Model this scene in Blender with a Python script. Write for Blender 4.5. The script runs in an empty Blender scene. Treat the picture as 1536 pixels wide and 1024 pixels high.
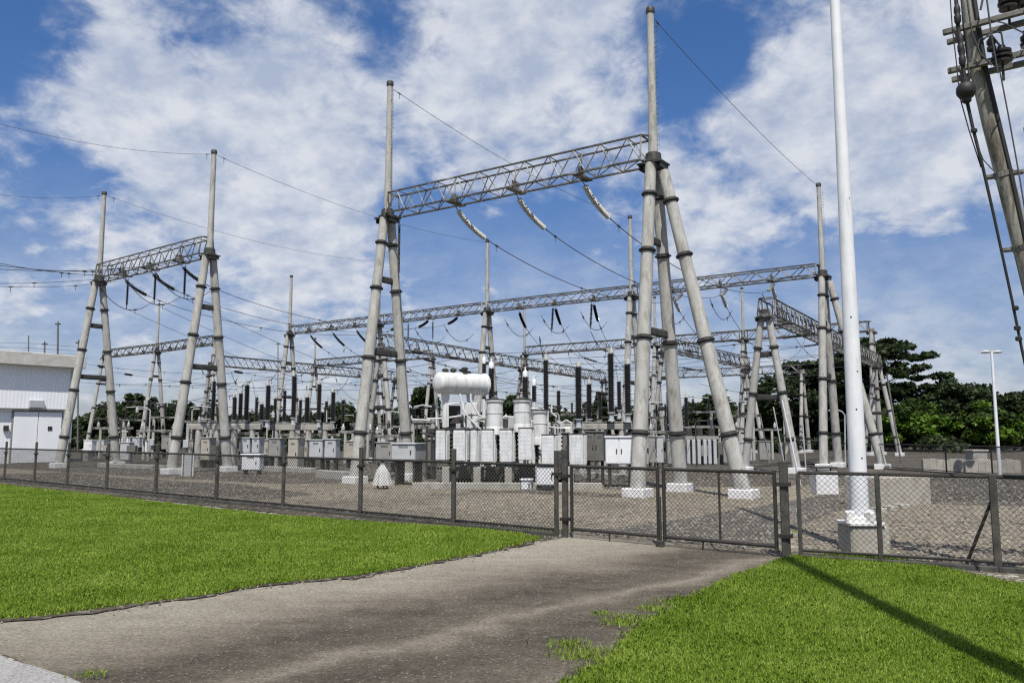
import bpy, math, random
import numpy as np
from mathutils import Vector, Matrix
R = math.radians
random.seed(7); rng = np.random.default_rng(7)
SC = bpy.context.scene; COL = SC.collection
# ---------------------------------------------------------------- camera geometry
F, H = 1200.0, 1.7
PIT = math.atan(138/1200); CP, SP = math.cos(PIT), math.sin(PIT)
def ray(x, y):
    u = (x-768)/F; v = (512-y)/F
    return (u, CP-v*SP, SP+v*CP)
def G(x, y, z=0.0):                     # photo pixel -> point at height z
    r = ray(x, y); t = (z-H)/r[2]
    return Vector((r[0]*t, r[1]*t, z))
def Z(x, y, Y):                         # photo pixel -> point at ground distance Y
    r = ray(x, y); t = Y/r[1]
    return Vector((r[0]*t, Y, H+r[2]*t))
cam = bpy.data.cameras.new('camera'); co = bpy.data.objects.new('camera', cam); COL.objects.link(co)
co.location = (0, 0, H); co.rotation_euler = (R(90)+PIT, 0, 0)
cam.sensor_width = 36; cam.lens = 36*F/1536; cam.clip_end = 6000; cam.clip_start = 0.05
SC.camera = co
U = Vector((.8, -.6, 0)); N = Vector((.6, .8, 0)); UP = Vector((0, 0, 1)); YAW = math.atan2(-.6, .8)
# ---------------------------------------------------------------- mesh builder
class MB:
    def __init__(s): s.v = []; s.f = []
    def add(s, vs, fs):
        b = len(s.v); s.v += [tuple(v) for v in vs]; s.f += [tuple(b+i for i in f) for f in fs]
    def box(s, c, d, rz=0.0, m=None):
        hx, hy, hz = d[0]/2, d[1]/2, d[2]/2; vs = []
        for x, y, z in ((-1,-1,-1),(1,-1,-1),(1,1,-1),(-1,1,-1),(-1,-1,1),(1,-1,1),(1,1,1),(-1,1,1)):
            p = Vector((x*hx, y*hy, z*hz))
            p = m @ p if m else Matrix.Rotation(rz, 3, 'Z') @ p
            vs.append(p+Vector(c))
        s.add(vs, [(3,2,1,0),(4,5,6,7),(0,1,5,4),(1,2,6,5),(2,3,7,6),(3,0,4,7)])
    def cbox(s, c, d, rz=0.0, b=.012):          # box with chamfered edges
        hx, hy, hz = d[0]/2, d[1]/2, d[2]/2; b = min(b, hx*.45, hy*.45, hz*.45)
        rings = []
        for z, i in ((-hz, b), (-hz+b, 0), (hz-b, 0), (hz, b)):
            x, y = hx-i, hy-i; q = b
            rings.append([(-x+q,-y,z),(x-q,-y,z),(x,-y+q,z),(x,y-q,z),(x-q,y,z),(-x+q,y,z),(-x,y-q,z),(-x,-y+q,z)])
        M = Matrix.Rotation(rz, 3, 'Z'); vs = [M @ Vector(p)+Vector(c) for r in rings for p in r]; fs = []
        for k in range(3):
            for i in range(8): fs.append((k*8+i, k*8+(i+1) % 8, k*8+8+(i+1) % 8, k*8+8+i))
        fs += [tuple(range(7, -1, -1)), tuple(range(24, 32))]
        s.add(vs, fs)
    def path(s, pts, rad, n=8, caps=True):      # tube along a polyline, radius per point
        pts = [Vector(p) for p in pts]
        if not hasattr(rad, '__len__'): rad = [rad]*len(pts)
        b = len(s.v); t0 = None; a = None
        for i, p in enumerate(pts):
            t = (pts[min(i+1, len(pts)-1)]-pts[max(i-1, 0)])
            if t.length < 1e-9: t = t0 or Vector((0, 0, 1))
            t.normalize(); t0 = t
            if a is None: a = t.orthogonal().normalized()
            a = (a-t*a.dot(t)); a = a.normalized() if a.length > 1e-6 else t.orthogonal().normalized()
            c = t.cross(a)
            for k in range(n):
                w = 2*math.pi*k/n
                s.v.append(tuple(p+(a*math.cos(w)+c*math.sin(w))*rad[i]))
        for i in range(len(pts)-1):
            for k in range(n):
                s.f.append((b+i*n+k, b+i*n+(k+1) % n, b+(i+1)*n+(k+1) % n, b+(i+1)*n+k))
        if caps:
            s.f.append(tuple(b+k for k in range(n-1, -1, -1))); s.f.append(tuple(b+(len(pts)-1)*n+k for k in range(n)))
    def tube(s, p, q, r0, r1=None, n=8): s.path([p, q], [r0, r0 if r1 is None else r1], n)
    def lathe(s, c, prof, n=14, axis=UP):        # prof = [(radius, distance along the axis)]
        s.path([Vector(c)+axis*h+axis*1e-5*i for i, (r, h) in enumerate(prof)], [r for r, h in prof], n)
    def build(s, name, mat, parent=None, smooth=True, angle=40):
        me = bpy.data.meshes.new(name)
        o0 = wloc(parent) if parent else Vector((0, 0, 0)); M = None
        if parent is not None and parent.get('_rz'): M = Matrix.Rotation(-parent['_rz'], 3, 'Z')
        vs = [tuple(Vector(v)-o0) for v in s.v] if M is None else [tuple(M @ (Vector(v)-o0)) for v in s.v]
        me.from_pydata(vs, [], s.f); me.materials.append(mat)
        if smooth:
            for p in me.polygons: p.use_smooth = True
            try: me.set_sharp_from_angle(angle=R(angle))
            except Exception: pass
        o = bpy.data.objects.new(name, me); COL.objects.link(o)
        if parent is not None: o.parent = parent
        return o
def wloc(o):
    p = Vector(o.location)
    while o.parent: o = o.parent; p += Vector(o.location)
    return p
def thing(name, label, cat, loc=(0,0,0), group=None):
    o = bpy.data.objects.new(name, None); COL.objects.link(o); o.location = loc
    o.empty_display_size = .2
    return tag(o, label, cat, group, 'thing')
def tag(o, label, cat, group=None, kind=None):
    o['label'] = label; o['category'] = cat
    if group: o['group'] = group
    if kind: o['kind'] = kind
    return o
def np_mesh(name, verts, faces_n, mat, kind=None):
    """verts (n,3) array; faces are consecutive runs of faces_n vertices"""
    n = len(verts); me = bpy.data.meshes.new(name); nf = n//faces_n
    me.vertices.add(n); me.vertices.foreach_set('co', verts.astype(np.float32).ravel())
    me.loops.add(n); me.loops.foreach_set('vertex_index', np.arange(n, dtype=np.int32))
    me.polygons.add(nf); me.polygons.foreach_set('loop_start', np.arange(0, n, faces_n, dtype=np.int32))
    me.polygons.foreach_set('loop_total', np.full(nf, faces_n, dtype=np.int32))
    me.update(calc_edges=True); me.materials.append(mat)
    o = bpy.data.objects.new(name, me); COL.objects.link(o)
    if kind: o['kind'] = kind
    return o
# ---------------------------------------------------------------- materials
def nt(name):
    m = bpy.data.materials.new(name); m.use_nodes = True
    t = m.node_tree; b = t.nodes['Principled BSDF']
    return m, t, b
def ramp(t, stops):
    r = t.nodes.new('ShaderNodeValToRGB'); e = r.color_ramp.elements
    while len(e) < len(stops): e.new(.5)
    for i, (p, c) in enumerate(stops): e[i].position = p; e[i].color = (*c, 1)
    return r
def noise(t, scale, detail=6, rough=.6, coord='Object', sc=None, dist=0):
    tc = t.nodes.new('ShaderNodeTexCoord'); n = t.nodes.new('ShaderNodeTexNoise')
    n.inputs['Scale'].default_value = scale; n.inputs['Detail'].default_value = detail
    n.inputs['Roughness'].default_value = rough; n.inputs['Distortion'].default_value = dist
    if sc:
        mp = t.nodes.new('ShaderNodeMapping'); mp.inputs['Scale'].default_value = sc[:3]
        if len(sc) > 3: mp.inputs['Rotation'].default_value = (0, 0, sc[3])
        t.links.new(tc.outputs[coord], mp.inputs[0]); t.links.new(mp.outputs[0], n.inputs[0])
    else: t.links.new(tc.outputs[coord], n.inputs[0])
    return n
def mixc(t, a, b, fac, mode='MIX'):
    m = t.nodes.new('ShaderNodeMix'); m.data_type = 'RGBA'; m.blend_type = mode
    for s, v in ((m.inputs[0], fac), (m.inputs[6], a), (m.inputs[7], b)):
        if hasattr(v, 'links') or hasattr(v, 'is_output'): t.links.new(v, s)
        elif isinstance(v, (int, float)): s.default_value = v
        else: s.default_value = (*v, 1)
    return m.outputs[2]
def mottled(name, c0, c1, scale, rough=.7, metal=0.0, bump=0.0, sc=None, spots=None, spec=.4):
    m, t, b = nt(name)
    n = noise(t, scale, 7, .62, sc=sc); r = ramp(t, [(.32, c0), (.68, c1)])
    t.links.new(n.outputs[0], r.inputs[0]); out = r.outputs[0]
    if spots:                                   # (scale, lo, hi, colour): blotches of dirt, rust, lichen
        n2 = noise(t, spots[0], 8, .7, sc=spots[4] if len(spots) > 4 else None)
        mr = t.nodes.new('ShaderNodeMapRange'); mr.inputs[1].default_value = spots[1]; mr.inputs[2].default_value = spots[2]
        t.links.new(n2.outputs[0], mr.inputs[0]); out = mixc(t, out, spots[3], mr.outputs[0])
    t.links.new(out, b.inputs['Base Color'])
    b.inputs['Roughness'].default_value = rough; b.inputs['Metallic'].default_value = metal
    b.inputs['Specular IOR Level'].default_value = spec
    if bump:
        bp = t.nodes.new('ShaderNodeBump'); bp.inputs['Strength'].default_value = bump; bp.inputs['Distance'].default_value = .01
        n3 = noise(t, scale*6, 5, .6); t.links.new(n3.outputs[0], bp.inputs['Height']); t.links.new(bp.outputs[0], b.inputs['Normal'])
    return m
M = {}
M['pole'] = mottled('spun_concrete', (.285,.280,.258), (.43,.425,.398), 1.9, .92, bump=.5, sc=(3,3,.9), spots=(2.4,.52,.70,(.18,.170,.145),(2.2,2.2,.7)))
M['conc'] = mottled('cast_concrete', (.27,.262,.235), (.38,.37,.335), 2.2, .9, bump=.3, spots=(3,.52,.75,(.15,.14,.12)))
M['steel'] = mottled('galvanised_steel', (.15,.148,.138), (.29,.287,.27), 3, .6, .15, spots=(2.2,.47,.58,(.035,.032,.028)))
M['dsteel'] = mottled('dark_steel', (.022,.022,.021), (.065,.062,.056), 5, .6, .15)
M['chord'] = mottled('weathered_angle_steel', (.035,.033,.029), (.09,.086,.078), 2.5, .65, .1, spots=(1.6,.56,.64,(.24,.238,.225)))
M['white'] = mottled('white_paint', (.61,.63,.66), (.72,.73,.75), 2, .5, spots=(3.2,.54,.80,(.47,.455,.42),(2.4,2.4,.4)))
M['wplinth'] = mottled('whitewash', (.58,.58,.58), (.72,.72,.72), 4, .8, bump=.3, spots=(6,.5,.75,(.42,.39,.34)))
M['tank'] = mottled('transformer_paint', (.52,.535,.54), (.63,.64,.64), 2.5, .42, spots=(2.6,.47,.74,(.33,.31,.26),(2.4,2.4,.45)))
M['rad'] = mottled('radiator_paint', (.50,.52,.535), (.60,.62,.63), 5, .5, spots=(5,.48,.75,(.34,.33,.30),(2.4,2.4,.4)))
M['grey'] = mottled('grey_enamel', (.20,.20,.19), (.28,.28,.265), 2.5, .5, spots=(5,.55,.8,(.18,.17,.15)))
M['lgrey'] = mottled('pale_grey_enamel', (.34,.36,.375), (.44,.455,.465), 2.5, .45, spots=(5,.56,.8,(.30,.29,.26)))
M['dgrey'] = mottled('dull_grey_paint', (.09,.09,.083), (.15,.146,.135), 3, .6, spots=(5,.55,.8,(.08,.075,.07)))
M['beige'] = mottled('weathered_render', (.30,.28,.24), (.40,.38,.335), 3, .85, bump=.3, spots=(4,.5,.75,(.22,.2,.17)))
M['upole'] = mottled('stained_pole_concrete', (.20,.188,.157), (.37,.355,.31), 2.2, .92, bump=.5, sc=(4,4,.5), spots=(2.2,.47,.62,(.085,.075,.058),(4,4,.35)))
M['beamwood'] = mottled('weathered_arm_steel', (.10,.095,.085), (.20,.19,.165), 3, .7, .1, spots=(6,.5,.7,(.045,.04,.035)))
M['cornice'] = mottled('cornice_render', (.44,.43,.39), (.56,.55,.51), 2, .85, bump=.3, spots=(1.5,.55,.75,(.30,.28,.25),(.6,.6,2)))
M['cloth'] = mottled('weathered_canvas', (.42,.42,.41), (.62,.62,.61), 5, .9, bump=.4, spots=(5,.5,.75,(.28,.27,.25)))
M['porc'] = mottled('brown_porcelain', (.012,.011,.010), (.028,.024,.021), 4, .22)
M['wporc'] = mottled('grey_porcelain', (.36,.36,.34), (.50,.50,.48), 4, .3)
M['wire'] = mottled('weathered_conductor', (.05,.05,.05), (.11,.11,.11), 4, .5, .5)
M['black'] = mottled('black_rubber', (.010,.010,.010), (.022,.021,.021), 4, .6)
M['fence'] = mottled('fence_steel', (.016,.0155,.014), (.038,.036,.031), 5, .7, .1, spots=(7,.58,.75,(.08,.07,.055)))
M['fpost'] = mottled('fence_post_concrete', (.036,.035,.031), (.085,.081,.070), 5, .9, bump=.4, spots=(6,.5,.72,(.02,.02,.017)))
M['chain'] = mottled('chain_wire', (.075,.072,.063), (.15,.145,.128), 6, .5, .4)
M['bark'] = mottled('bark', (.06,.05,.04), (.14,.115,.09), 6, .9, bump=.5)
M['dark'] = mottled('dark_glass', (.008,.009,.010), (.018,.018,.02), 2, .15)
# corrugated white cladding
def cladding():
    m, t, b = nt('ribbed_cladding')
    n = noise(t, 1.2, 6, .6); r = ramp(t, [(.3, (.80,.82,.85)), (.7, (.86,.875,.89))]); t.links.new(n.outputs[0], r.inputs[0])
    t.links.new(r.outputs[0], b.inputs['Base Color']); b.inputs['Roughness'].default_value = .5
    return m
M['clad'] = cladding()
def foliage(name, cols, scale=.55, trans=.3):
    m, t, b = nt(name)
    n = noise(t, scale, 5, .7); g = t.nodes.new('ShaderNodeNewGeometry')
    ad = t.nodes.new('ShaderNodeMath'); ad.operation = 'MULTIPLY_ADD'; ad.inputs[1].default_value = .34
    t.links.new(g.outputs['Random Per Island'], ad.inputs[0]); t.links.new(n.outputs[0], ad.inputs[2])
    r = ramp(t, [(p, c) for p, c in cols]); t.links.new(ad.outputs[0], r.inputs[0])
    b.inputs['Roughness'].default_value = .55; b.inputs['Specular IOR Level'].default_value = .25
    t.links.new(r.outputs[0], b.inputs['Base Color'])
    tr = t.nodes.new('ShaderNodeBsdfTranslucent'); mx = t.nodes.new('ShaderNodeMixShader'); mx.inputs[0].default_value = trans
    t.links.new(r.outputs[0], tr.inputs[0]); t.links.new(b.outputs[0], mx.inputs[1]); t.links.new(tr.outputs[0], mx.inputs[2])
    t.links.new(mx.outputs[0], t.nodes['Material Output'].inputs[0])
    return m
M['leafdark'] = foliage('dark_leaves', [(.35,(.009,.017,.008)), (.62,(.024,.040,.014)), (.95,(.060,.085,.028))])
M['leafmid'] = foliage('mid_leaves', [(.35,(.011,.023,.008)), (.6,(.034,.060,.014)), (.95,(.085,.13,.026))])
M['leafbright'] = foliage('bright_leaves', [(.35,(.028,.060,.007)), (.6,(.075,.145,.012)), (.95,(.15,.26,.028))])
M['grass'] = foliage('lawn_blades', [(.26,(.070,.125,.009)), (.58,(.170,.270,.022)), (.95,(.34,.43,.080))], .9, .36)
def lawnmat():
    m, t, b = nt('lawn_turf')
    n = noise(t, .8, 8, .7); r = ramp(t, [(.3,(.045,.075,.010)), (.7,(.09,.14,.018))]); t.links.new(n.outputs[0], r.inputs[0])
    t.links.new(r.outputs[0], b.inputs['Base Color']); b.inputs['Roughness'].default_value = .95
    b.inputs['Specular IOR Level'].default_value = .1
    return m
M['lawn'] = lawnmat()
def groundmat(name, c, grain=26, patch=.35, bump=.8, stone=(.45,.43,.38), stone_amt=.62, stretch=None, dark=None):
    m, t, b = nt(name)
    n = noise(t, patch, 8, .65, sc=stretch, dist=.4); r = ramp(t, [(.30, c[0]), (.5, c[1]), (.70, c[2])]); t.links.new(n.outputs[0], r.inputs[0])
    n2 = noise(t, grain, 7, .8); r2 = ramp(t, [(.34,(.22,.21,.20)), (.52,(.85,.85,.85)), (.70,(1.5,1.48,1.42))]); t.links.new(n2.outputs[0], r2.inputs[0])
    out = mixc(t, r.outputs[0], r2.outputs[0], .85, 'MULTIPLY')
    tc = t.nodes.new('ShaderNodeTexCoord'); vo = t.nodes.new('ShaderNodeTexVoronoi'); vo.inputs['Scale'].default_value = grain*1.1
    t.links.new(tc.outputs['Object'], vo.inputs[0])
    sx = t.nodes.new('ShaderNodeSeparateColor'); t.links.new(vo.outputs['Color'], sx.inputs[0])
    mr = t.nodes.new('ShaderNodeMapRange'); mr.inputs[1].default_value = stone_amt; mr.inputs[2].default_value = stone_amt+.25; mr.inputs[4].default_value = .75
    t.links.new(sx.outputs[0], mr.inputs[0])
    out = mixc(t, out, stone, mr.outputs[0])
    if dark:
        n4 = noise(t, dark[0], 7, .6, sc=dark[4] if len(dark) > 4 else None, dist=.8)
        md = t.nodes.new('ShaderNodeMapRange'); md.inputs[1].default_value = dark[1]; md.inputs[2].default_value = dark[2]; md.inputs[4].default_value = .8
        t.links.new(n4.outputs[0], md.inputs[0]); out = mixc(t, out, dark[3], md.outputs[0])
    t.links.new(out, b.inputs['Base Color']); b.inputs['Roughness'].default_value = .95; b.inputs['Specular IOR Level'].default_value = .15
    bp = t.nodes.new('ShaderNodeBump'); bp.inputs['Strength'].default_value = bump; bp.inputs['Distance'].default_value = .02
    hv = mixc(t, n2.outputs[0], vo.outputs['Distance'], .5)
    t.links.new(hv, bp.inputs['Height']); t.links.new(bp.outputs[0], b.inputs['Normal'])
    return m
DRV = math.atan2(.75, .66)
M['earth'] = groundmat('bare_earth', [(.10,.09,.07),(.15,.135,.10),(.20,.18,.14)], 12, .12, .5)
M['yard'] = groundmat('yard_gravel', [(.16,.137,.100),(.225,.193,.142),(.295,.256,.192)], 15, .35, 1.0, (.42,.395,.345), .74, dark=(.30,.52,.66,(.085,.076,.065)))
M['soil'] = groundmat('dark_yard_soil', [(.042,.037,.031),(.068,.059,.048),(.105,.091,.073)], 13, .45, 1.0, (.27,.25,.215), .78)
def drivemat():
    m, t, b = nt('worn_driveway'); L = t.links
    tc = t.nodes.new('ShaderNodeTexCoord'); sp = t.nodes.new('ShaderNodeSeparateXYZ'); L.new(tc.outputs['Object'], sp.inputs[0])
    def mt(op, a, b_, c=None):
        n = t.nodes.new('ShaderNodeMath'); n.operation = op
        for k, v in enumerate((a, b_, c)):
            if v is None: continue
            if hasattr(v, 'is_output'): L.new(v, n.inputs[k])
            else: n.inputs[k].default_value = v
        return n.outputs[0]
    w = mt('MULTIPLY', mt('SUBTRACT', sp.outputs[1], sp.outputs[0]), .7071)
    nz = noise(t, .55, 6, .6); w = mt('ADD', w, mt('MULTIPLY', mt('SUBTRACT', nz.outputs[0], .5), 1.5))
    k = lambda x: x/12                                  # wheel tracks: lightness across the drive, in metres
    tr_ = ramp(t, [(k(3.5),(.66,)*3),(k(4.1),(.35,)*3),(k(4.7),(.22,)*3),(k(5.1),(.30,)*3),(k(5.35),(.62,)*3),(k(5.62),(.30,)*3),(k(6.2),(.20,)*3),(k(6.7),(.48,)*3),(k(7.3),(.72,)*3),(k(8.3),(.86,)*3)])
    L.new(mt('DIVIDE', w, 12.0), tr_.inputs[0])
    n1 = noise(t, 1.5, 10, .74, sc=(.35,1.3,1,-R(45)), dist=.6); n2 = noise(t, 4.5, 7, .7)
    v = mt('ADD', mt('MULTIPLY', tr_.outputs[0], .72), mt('ADD', mt('MULTIPLY', n1.outputs[0], .50), mt('MULTIPLY', n2.outputs[0], .34)))
    v = mt('SUBTRACT', v, .305)
    r = ramp(t, [(.18,(.060,.052,.043)),(.40,(.135,.117,.092)),(.62,(.235,.210,.167)),(.85,(.335,.310,.255))]); L.new(v, r.inputs[0])
    g = noise(t, 30, 8, .85); rg = ramp(t, [(.34,(.28,.28,.28)),(.50,(.92,.92,.92)),(.68,(1.55,1.53,1.48))]); L.new(g.outputs[0], rg.inputs[0])
    out = mixc(t, r.outputs[0], rg.outputs[0], .85, 'MULTIPLY')
    vo = t.nodes.new('ShaderNodeTexVoronoi'); vo.inputs['Scale'].default_value = 70; L.new(tc.outputs['Object'], vo.inputs[0])
    sc_ = t.nodes.new('ShaderNodeSeparateColor'); L.new(vo.outputs['Color'], sc_.inputs[0])
    mr = t.nodes.new('ShaderNodeMapRange'); mr.inputs[1].default_value = .95; mr.inputs[2].default_value = 1.0; mr.inputs[4].default_value = .6; L.new(sc_.outputs[0], mr.inputs[0])
    out = mixc(t, out, (.36,.335,.285), mr.outputs[0]); L.new(out, b.inputs['Base Color'])
    b.inputs['Roughness'].default_value = .95; b.inputs['Specular IOR Level'].default_value = .12
    bp = t.nodes.new('ShaderNodeBump'); bp.inputs['Strength'].default_value = .9; bp.inputs['Distance'].default_value = .02; L.new(g.outputs[0], bp.inputs['Height']); L.new(bp.outputs[0], b.inputs['Normal'])
    return m
M['drive'] = drivemat()
M['asph'] = groundmat('old_asphalt', [(.065,.061,.056),(.09,.084,.076),(.125,.117,.104)], 40, .6, .5, (.25,.24,.21), .86)
M['pale'] = groundmat('pale_concrete_road', [(.25,.245,.24),(.31,.305,.295),(.37,.365,.35)], 60, .8, .3, (.5,.5,.48), .9)
M['dgrav'] = groundmat('dark_gravel', [(.045,.041,.036),(.068,.062,.053),(.095,.086,.073)], 14, .5, 1.0, (.19,.175,.15), .86)
M['stone'] = mottled('loose_stone', (.06,.054,.044), (.27,.245,.205), 3.3, .9)
# ---------------------------------------------------------------- setting: ground, roads, lawn
def sheet(name, pts, z, mat, kind='structure', res=None):
    m = MB(); m.add([(p[0], p[1], z) for p in pts], [tuple(range(len(pts)))])
    o = m.build(name, mat, None, False); o['kind'] = kind
    return o
sheet('ground', [(-3000,-600),(3000,-600),(3000,4500),(-3000,4500)], 0, M['earth'])
GP1, GP2 = Vector((0.88,13.45,0)), Vector((3.77,11.25,0))       # the two gate posts
FL = Vector((-25.2,34.6,0)); FR = Vector((10.6,7.85,0))
sheet('gravel_yard', [(-25.2,34.75),(.88,13.6),(3.77,11.4),(10.6,8.0),(60,20),(75,150),(-90,150),(-70,60)], .004, M['yard'])
def wob(a, b, n, amp, seed):
    r = random.Random(seed); a, b = Vector(a), Vector(b); d = (b-a).normalized(); p = Vector((-d.y, d.x, 0)); out = []
    for i in range(n):
        q = a.lerp(b, i/n); out.append(q+p*(r.uniform(-amp, amp) if i else 0))
    return out
def wobpoly(pts, step, amp, seed):
    out = []
    for i in range(len(pts)):
        a, b = Vector((*pts[i][:2], 0)), Vector((*pts[(i+1) % len(pts)][:2], 0))
        n = max(1, int((b-a).length/step)) if (b-a).length < 8 else 1
        out += wob(a, b, n, amp, seed+i)
    return out
px = lambda L: [tuple(G(*q))[:2] for q in L]
inner = px([(860,797),(905,793),(958,788),(1038,776),(1100,766),(1169,754),(1240,741),(1330,728)])+[(16,21),(18,17.5)]+px([(1440,757),(1330,752),(1250,768),(1190,792),(1168,824),(1000,812)])
sheet('service_road', wobpoly(inner, .5, .05, 3), .010, M['asph'])
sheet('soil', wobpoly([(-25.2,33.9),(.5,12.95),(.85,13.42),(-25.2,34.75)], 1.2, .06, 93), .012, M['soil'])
sheet('dark_strip', [(-25.2,34.9),(.9,13.7),(.9,14.35),(-25.2,36.0)], .008, M['dgrav'])  # dark strip along the inside of the fence
sheet('soil', wobpoly([(-25,40),(-14,31.5),(-7.5,27.5),(-4.5,30),(3.5,24.6),(6,26),(12,27),(19,29),(32,30),(60,40),(70,140),(-80,140),(-60,62)], .8, .25, 77), .006, M['soil'])  # these three sheets: dark soil with yard shade put into its colour
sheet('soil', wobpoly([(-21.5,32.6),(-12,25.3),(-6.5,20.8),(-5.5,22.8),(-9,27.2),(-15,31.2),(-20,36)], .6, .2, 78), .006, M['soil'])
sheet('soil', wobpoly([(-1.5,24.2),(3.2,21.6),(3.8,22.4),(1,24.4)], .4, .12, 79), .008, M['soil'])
sheet('gravel_bed', wobpoly(px([(1388,716),(1600,716),(1600,752),(1390,752)]), .7, .1, 5), .016, M['dgrav'])
drive = [(-3.9,6.4),(-3.0,5.7),(-1.5,3.6),(.8,3.6),(1.0,5.5),(1.9,7.7),(3.0,9.4),(4.3,11.0),(3.8,11.6),(.7,13.9),(0,12.9),(-1,11.6),(-3,9.6),(-4.9,7.9),(-14,5.0),(-14,2.6)]
sheet('driveway', drive, .006, M['drive'])
sheet('pale_road', wobpoly([(-14,2.4)]+px([(-60,968),(0,984),(50,1000),(100,1016),(135,1032)])+[(-1.7,4.2),(-1.5,1.5),(-14,1.0)], .25, .035, 11), .012, M['pale'])
LAWN_L = px([(0,930),(60,926),(180,910),(300,895),(400,877),(520,866),(640,846),(760,822),(805,808),(770,801),(690,793),(540,783),(420,774),(300,761),(150,743),(0,727)])+[(-24.6,33.3),(-34,29),(-34,5),(-14,5.4),(-8,6.9)]
LAWN_R = px([(862,1030),(925,990),(960,952),(1000,927),(1060,893),(1110,868),(1190,840),(1262,836),(1340,843),(1420,860),(1536,884)])+[(12,6.6),(14,3),(14,-2),(-.6,-2),(-.2,4.3)]
for k, L in enumerate((LAWN_L, LAWN_R)):
    L = wobpoly(wobpoly(L, .5, .07, 40+k*50), .13, .045, 300+k*50)
    m = MB(); b = [(p[0], p[1], .03) for p in L]; m.add(b, [tuple(range(len(b)))])
    n = len(b); m.add([(p[0], p[1], .03) for p in L]+[(p[0], p[1], -.02) for p in L], [(i, i+n, (i+1) % n+n, (i+1) % n) for i in range(n)])
    o = m.build('lawn', M['lawn'], None, False); o['kind'] = 'structure'
    if k == 0: LAWN_L = L
    else: LAWN_R = L
for L, w in ((px([(-30,936),(0,932),(60,929),(180,912),(300,897),(400,879),(520,868),(640,848),(760,824),(806,810),(846,806)]), .16), (px([(840,1040),(862,1030),(925,990),(960,952),(1000,927),(1060,893),(1110,868),(1190,840)]), .13), (px([(1190,838),(1262,834),(1340,840),(1420,856),(1560,884)]), .16)):
    pts_ = []
    for a, b in zip(L[:-1], L[1:]):
        n_ = max(1, int(math.dist(a, b)/.12)); pts_ += [Vector((*a, 0)).lerp(Vector((*b, 0)), i/n_) for i in range(n_)]
    top, bot = [], []
    for i, p in enumerate(pts_[:-1]):
        d = (pts_[i+1]-p).normalized(); q = Vector((-d.y, d.x, 0)); top.append(p+q*(w*.8)); bot.append(p-q*(w*max(.02, random.gauss(.28,.38)+.3*math.sin(i*.37)*math.sin(i*.11+1))))
    sheet('soil', top+bot[::-1], .018, M['soil'])
sheet('soil', wobpoly(px([(812,1036),(850,1008),(890,990),(935,962),(985,930),(1010,925),(960,958),(925,995),(880,1036)]), .12, .05, 91), .015, M['soil'])
def inside(P, poly):
    x, y = P[:, 0], P[:, 1]; c = np.zeros(len(P), bool); n = len(poly); j = n-1
    for i in range(n):
        xi, yi = poly[i][0], poly[i][1]; xj, yj = poly[j][0], poly[j][1]
        k = ((yi > y) != (yj > y)) & (x < (xj-xi)*(y-yi)/(yj-yi+1e-12)+xi); c ^= k; j = i
    return c
def scatter(poly, n, x0, x1, y0, y1, power=1.6):
    """points in a ground polygon, thinner with distance from the road side"""
    out = np.zeros((0, 2)); lo = max(y0, 1.0)
    while len(out) < n:
        m = 400000; a = 1-power
        y = (lo**a+rng.random(m)*(y1**a-lo**a))**(1/a); x = x0+rng.random(m)*(x1-x0)
        k = np.abs(x) < y*.85+1.5; P = np.stack([x, y], 1)[k]
        out = np.concatenate([out, P[inside(P, poly)]])
    return out[:n]
def blades(P, hmin, hmax, w0):
    n = len(P); a = rng.random(n)*2*np.pi; h = hmin+(hmax-hmin)*rng.random(n)**1.4
    clump = .75+.5*np.sin(P[:, 0]*2.1+np.sin(P[:, 1]*1.7)*2)*np.sin(P[:, 1]*2.6+np.sin(P[:, 0]*1.3)*2)
    h *= .7+.4*clump
    d = np.hypot(P[:, 0], P[:, 1]); w = w0*(.7+.6*rng.random(n))*(1+d/14)
    ln = (rng.random(n)*.9)*h; la = rng.random(n)*2*np.pi
    base = np.stack([P[:, 0], P[:, 1], np.full(n, .028)], 1)
    s = np.stack([np.cos(a)*w, np.sin(a)*w, np.zeros(n)], 1)
    mid = base+np.stack([np.cos(la)*ln*.35, np.sin(la)*ln*.35, h*.6], 1)
    tip = base+np.stack([np.cos(la)*ln*1.1, np.sin(la)*ln*1.1, h*(.95-.35*ln/np.maximum(h, .01))], 1)
    q = np.stack([base-s, base+s, mid+s*.7, tip, mid-s*.7], 1)
    return q.reshape(-1, 3)
gp = [blades(scatter(LAWN_L, 380000, -26, 3, 5, 34), .018, .046, .0027),
      blades(scatter(LAWN_R, 340000, -1, 12, 3.5, 12), .018, .050, .0024)]
tf = []
for x, y, r, n in ((858,972,.16,350),(885,985,.2,420),(868,990,.15,300),(935,940,.14,300),(950,932,.2,420),(905,925,.1,160),(985,918,.16,380),(1015,908,.2,420),(1030,902,.14,300),(1195,838,.1,120),(25,917,.2,260),(1193,800,.1,90),(838,798,.25,260),(800,797,.2,150),(135,1019,.09,120)):
    c = G(x, y); n = int(n*.55); q = rng.normal(size=(n, 2))*r*.62; q[:, 1] *= .8; tf.append(np.array([c.x, c.y])+q)
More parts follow.
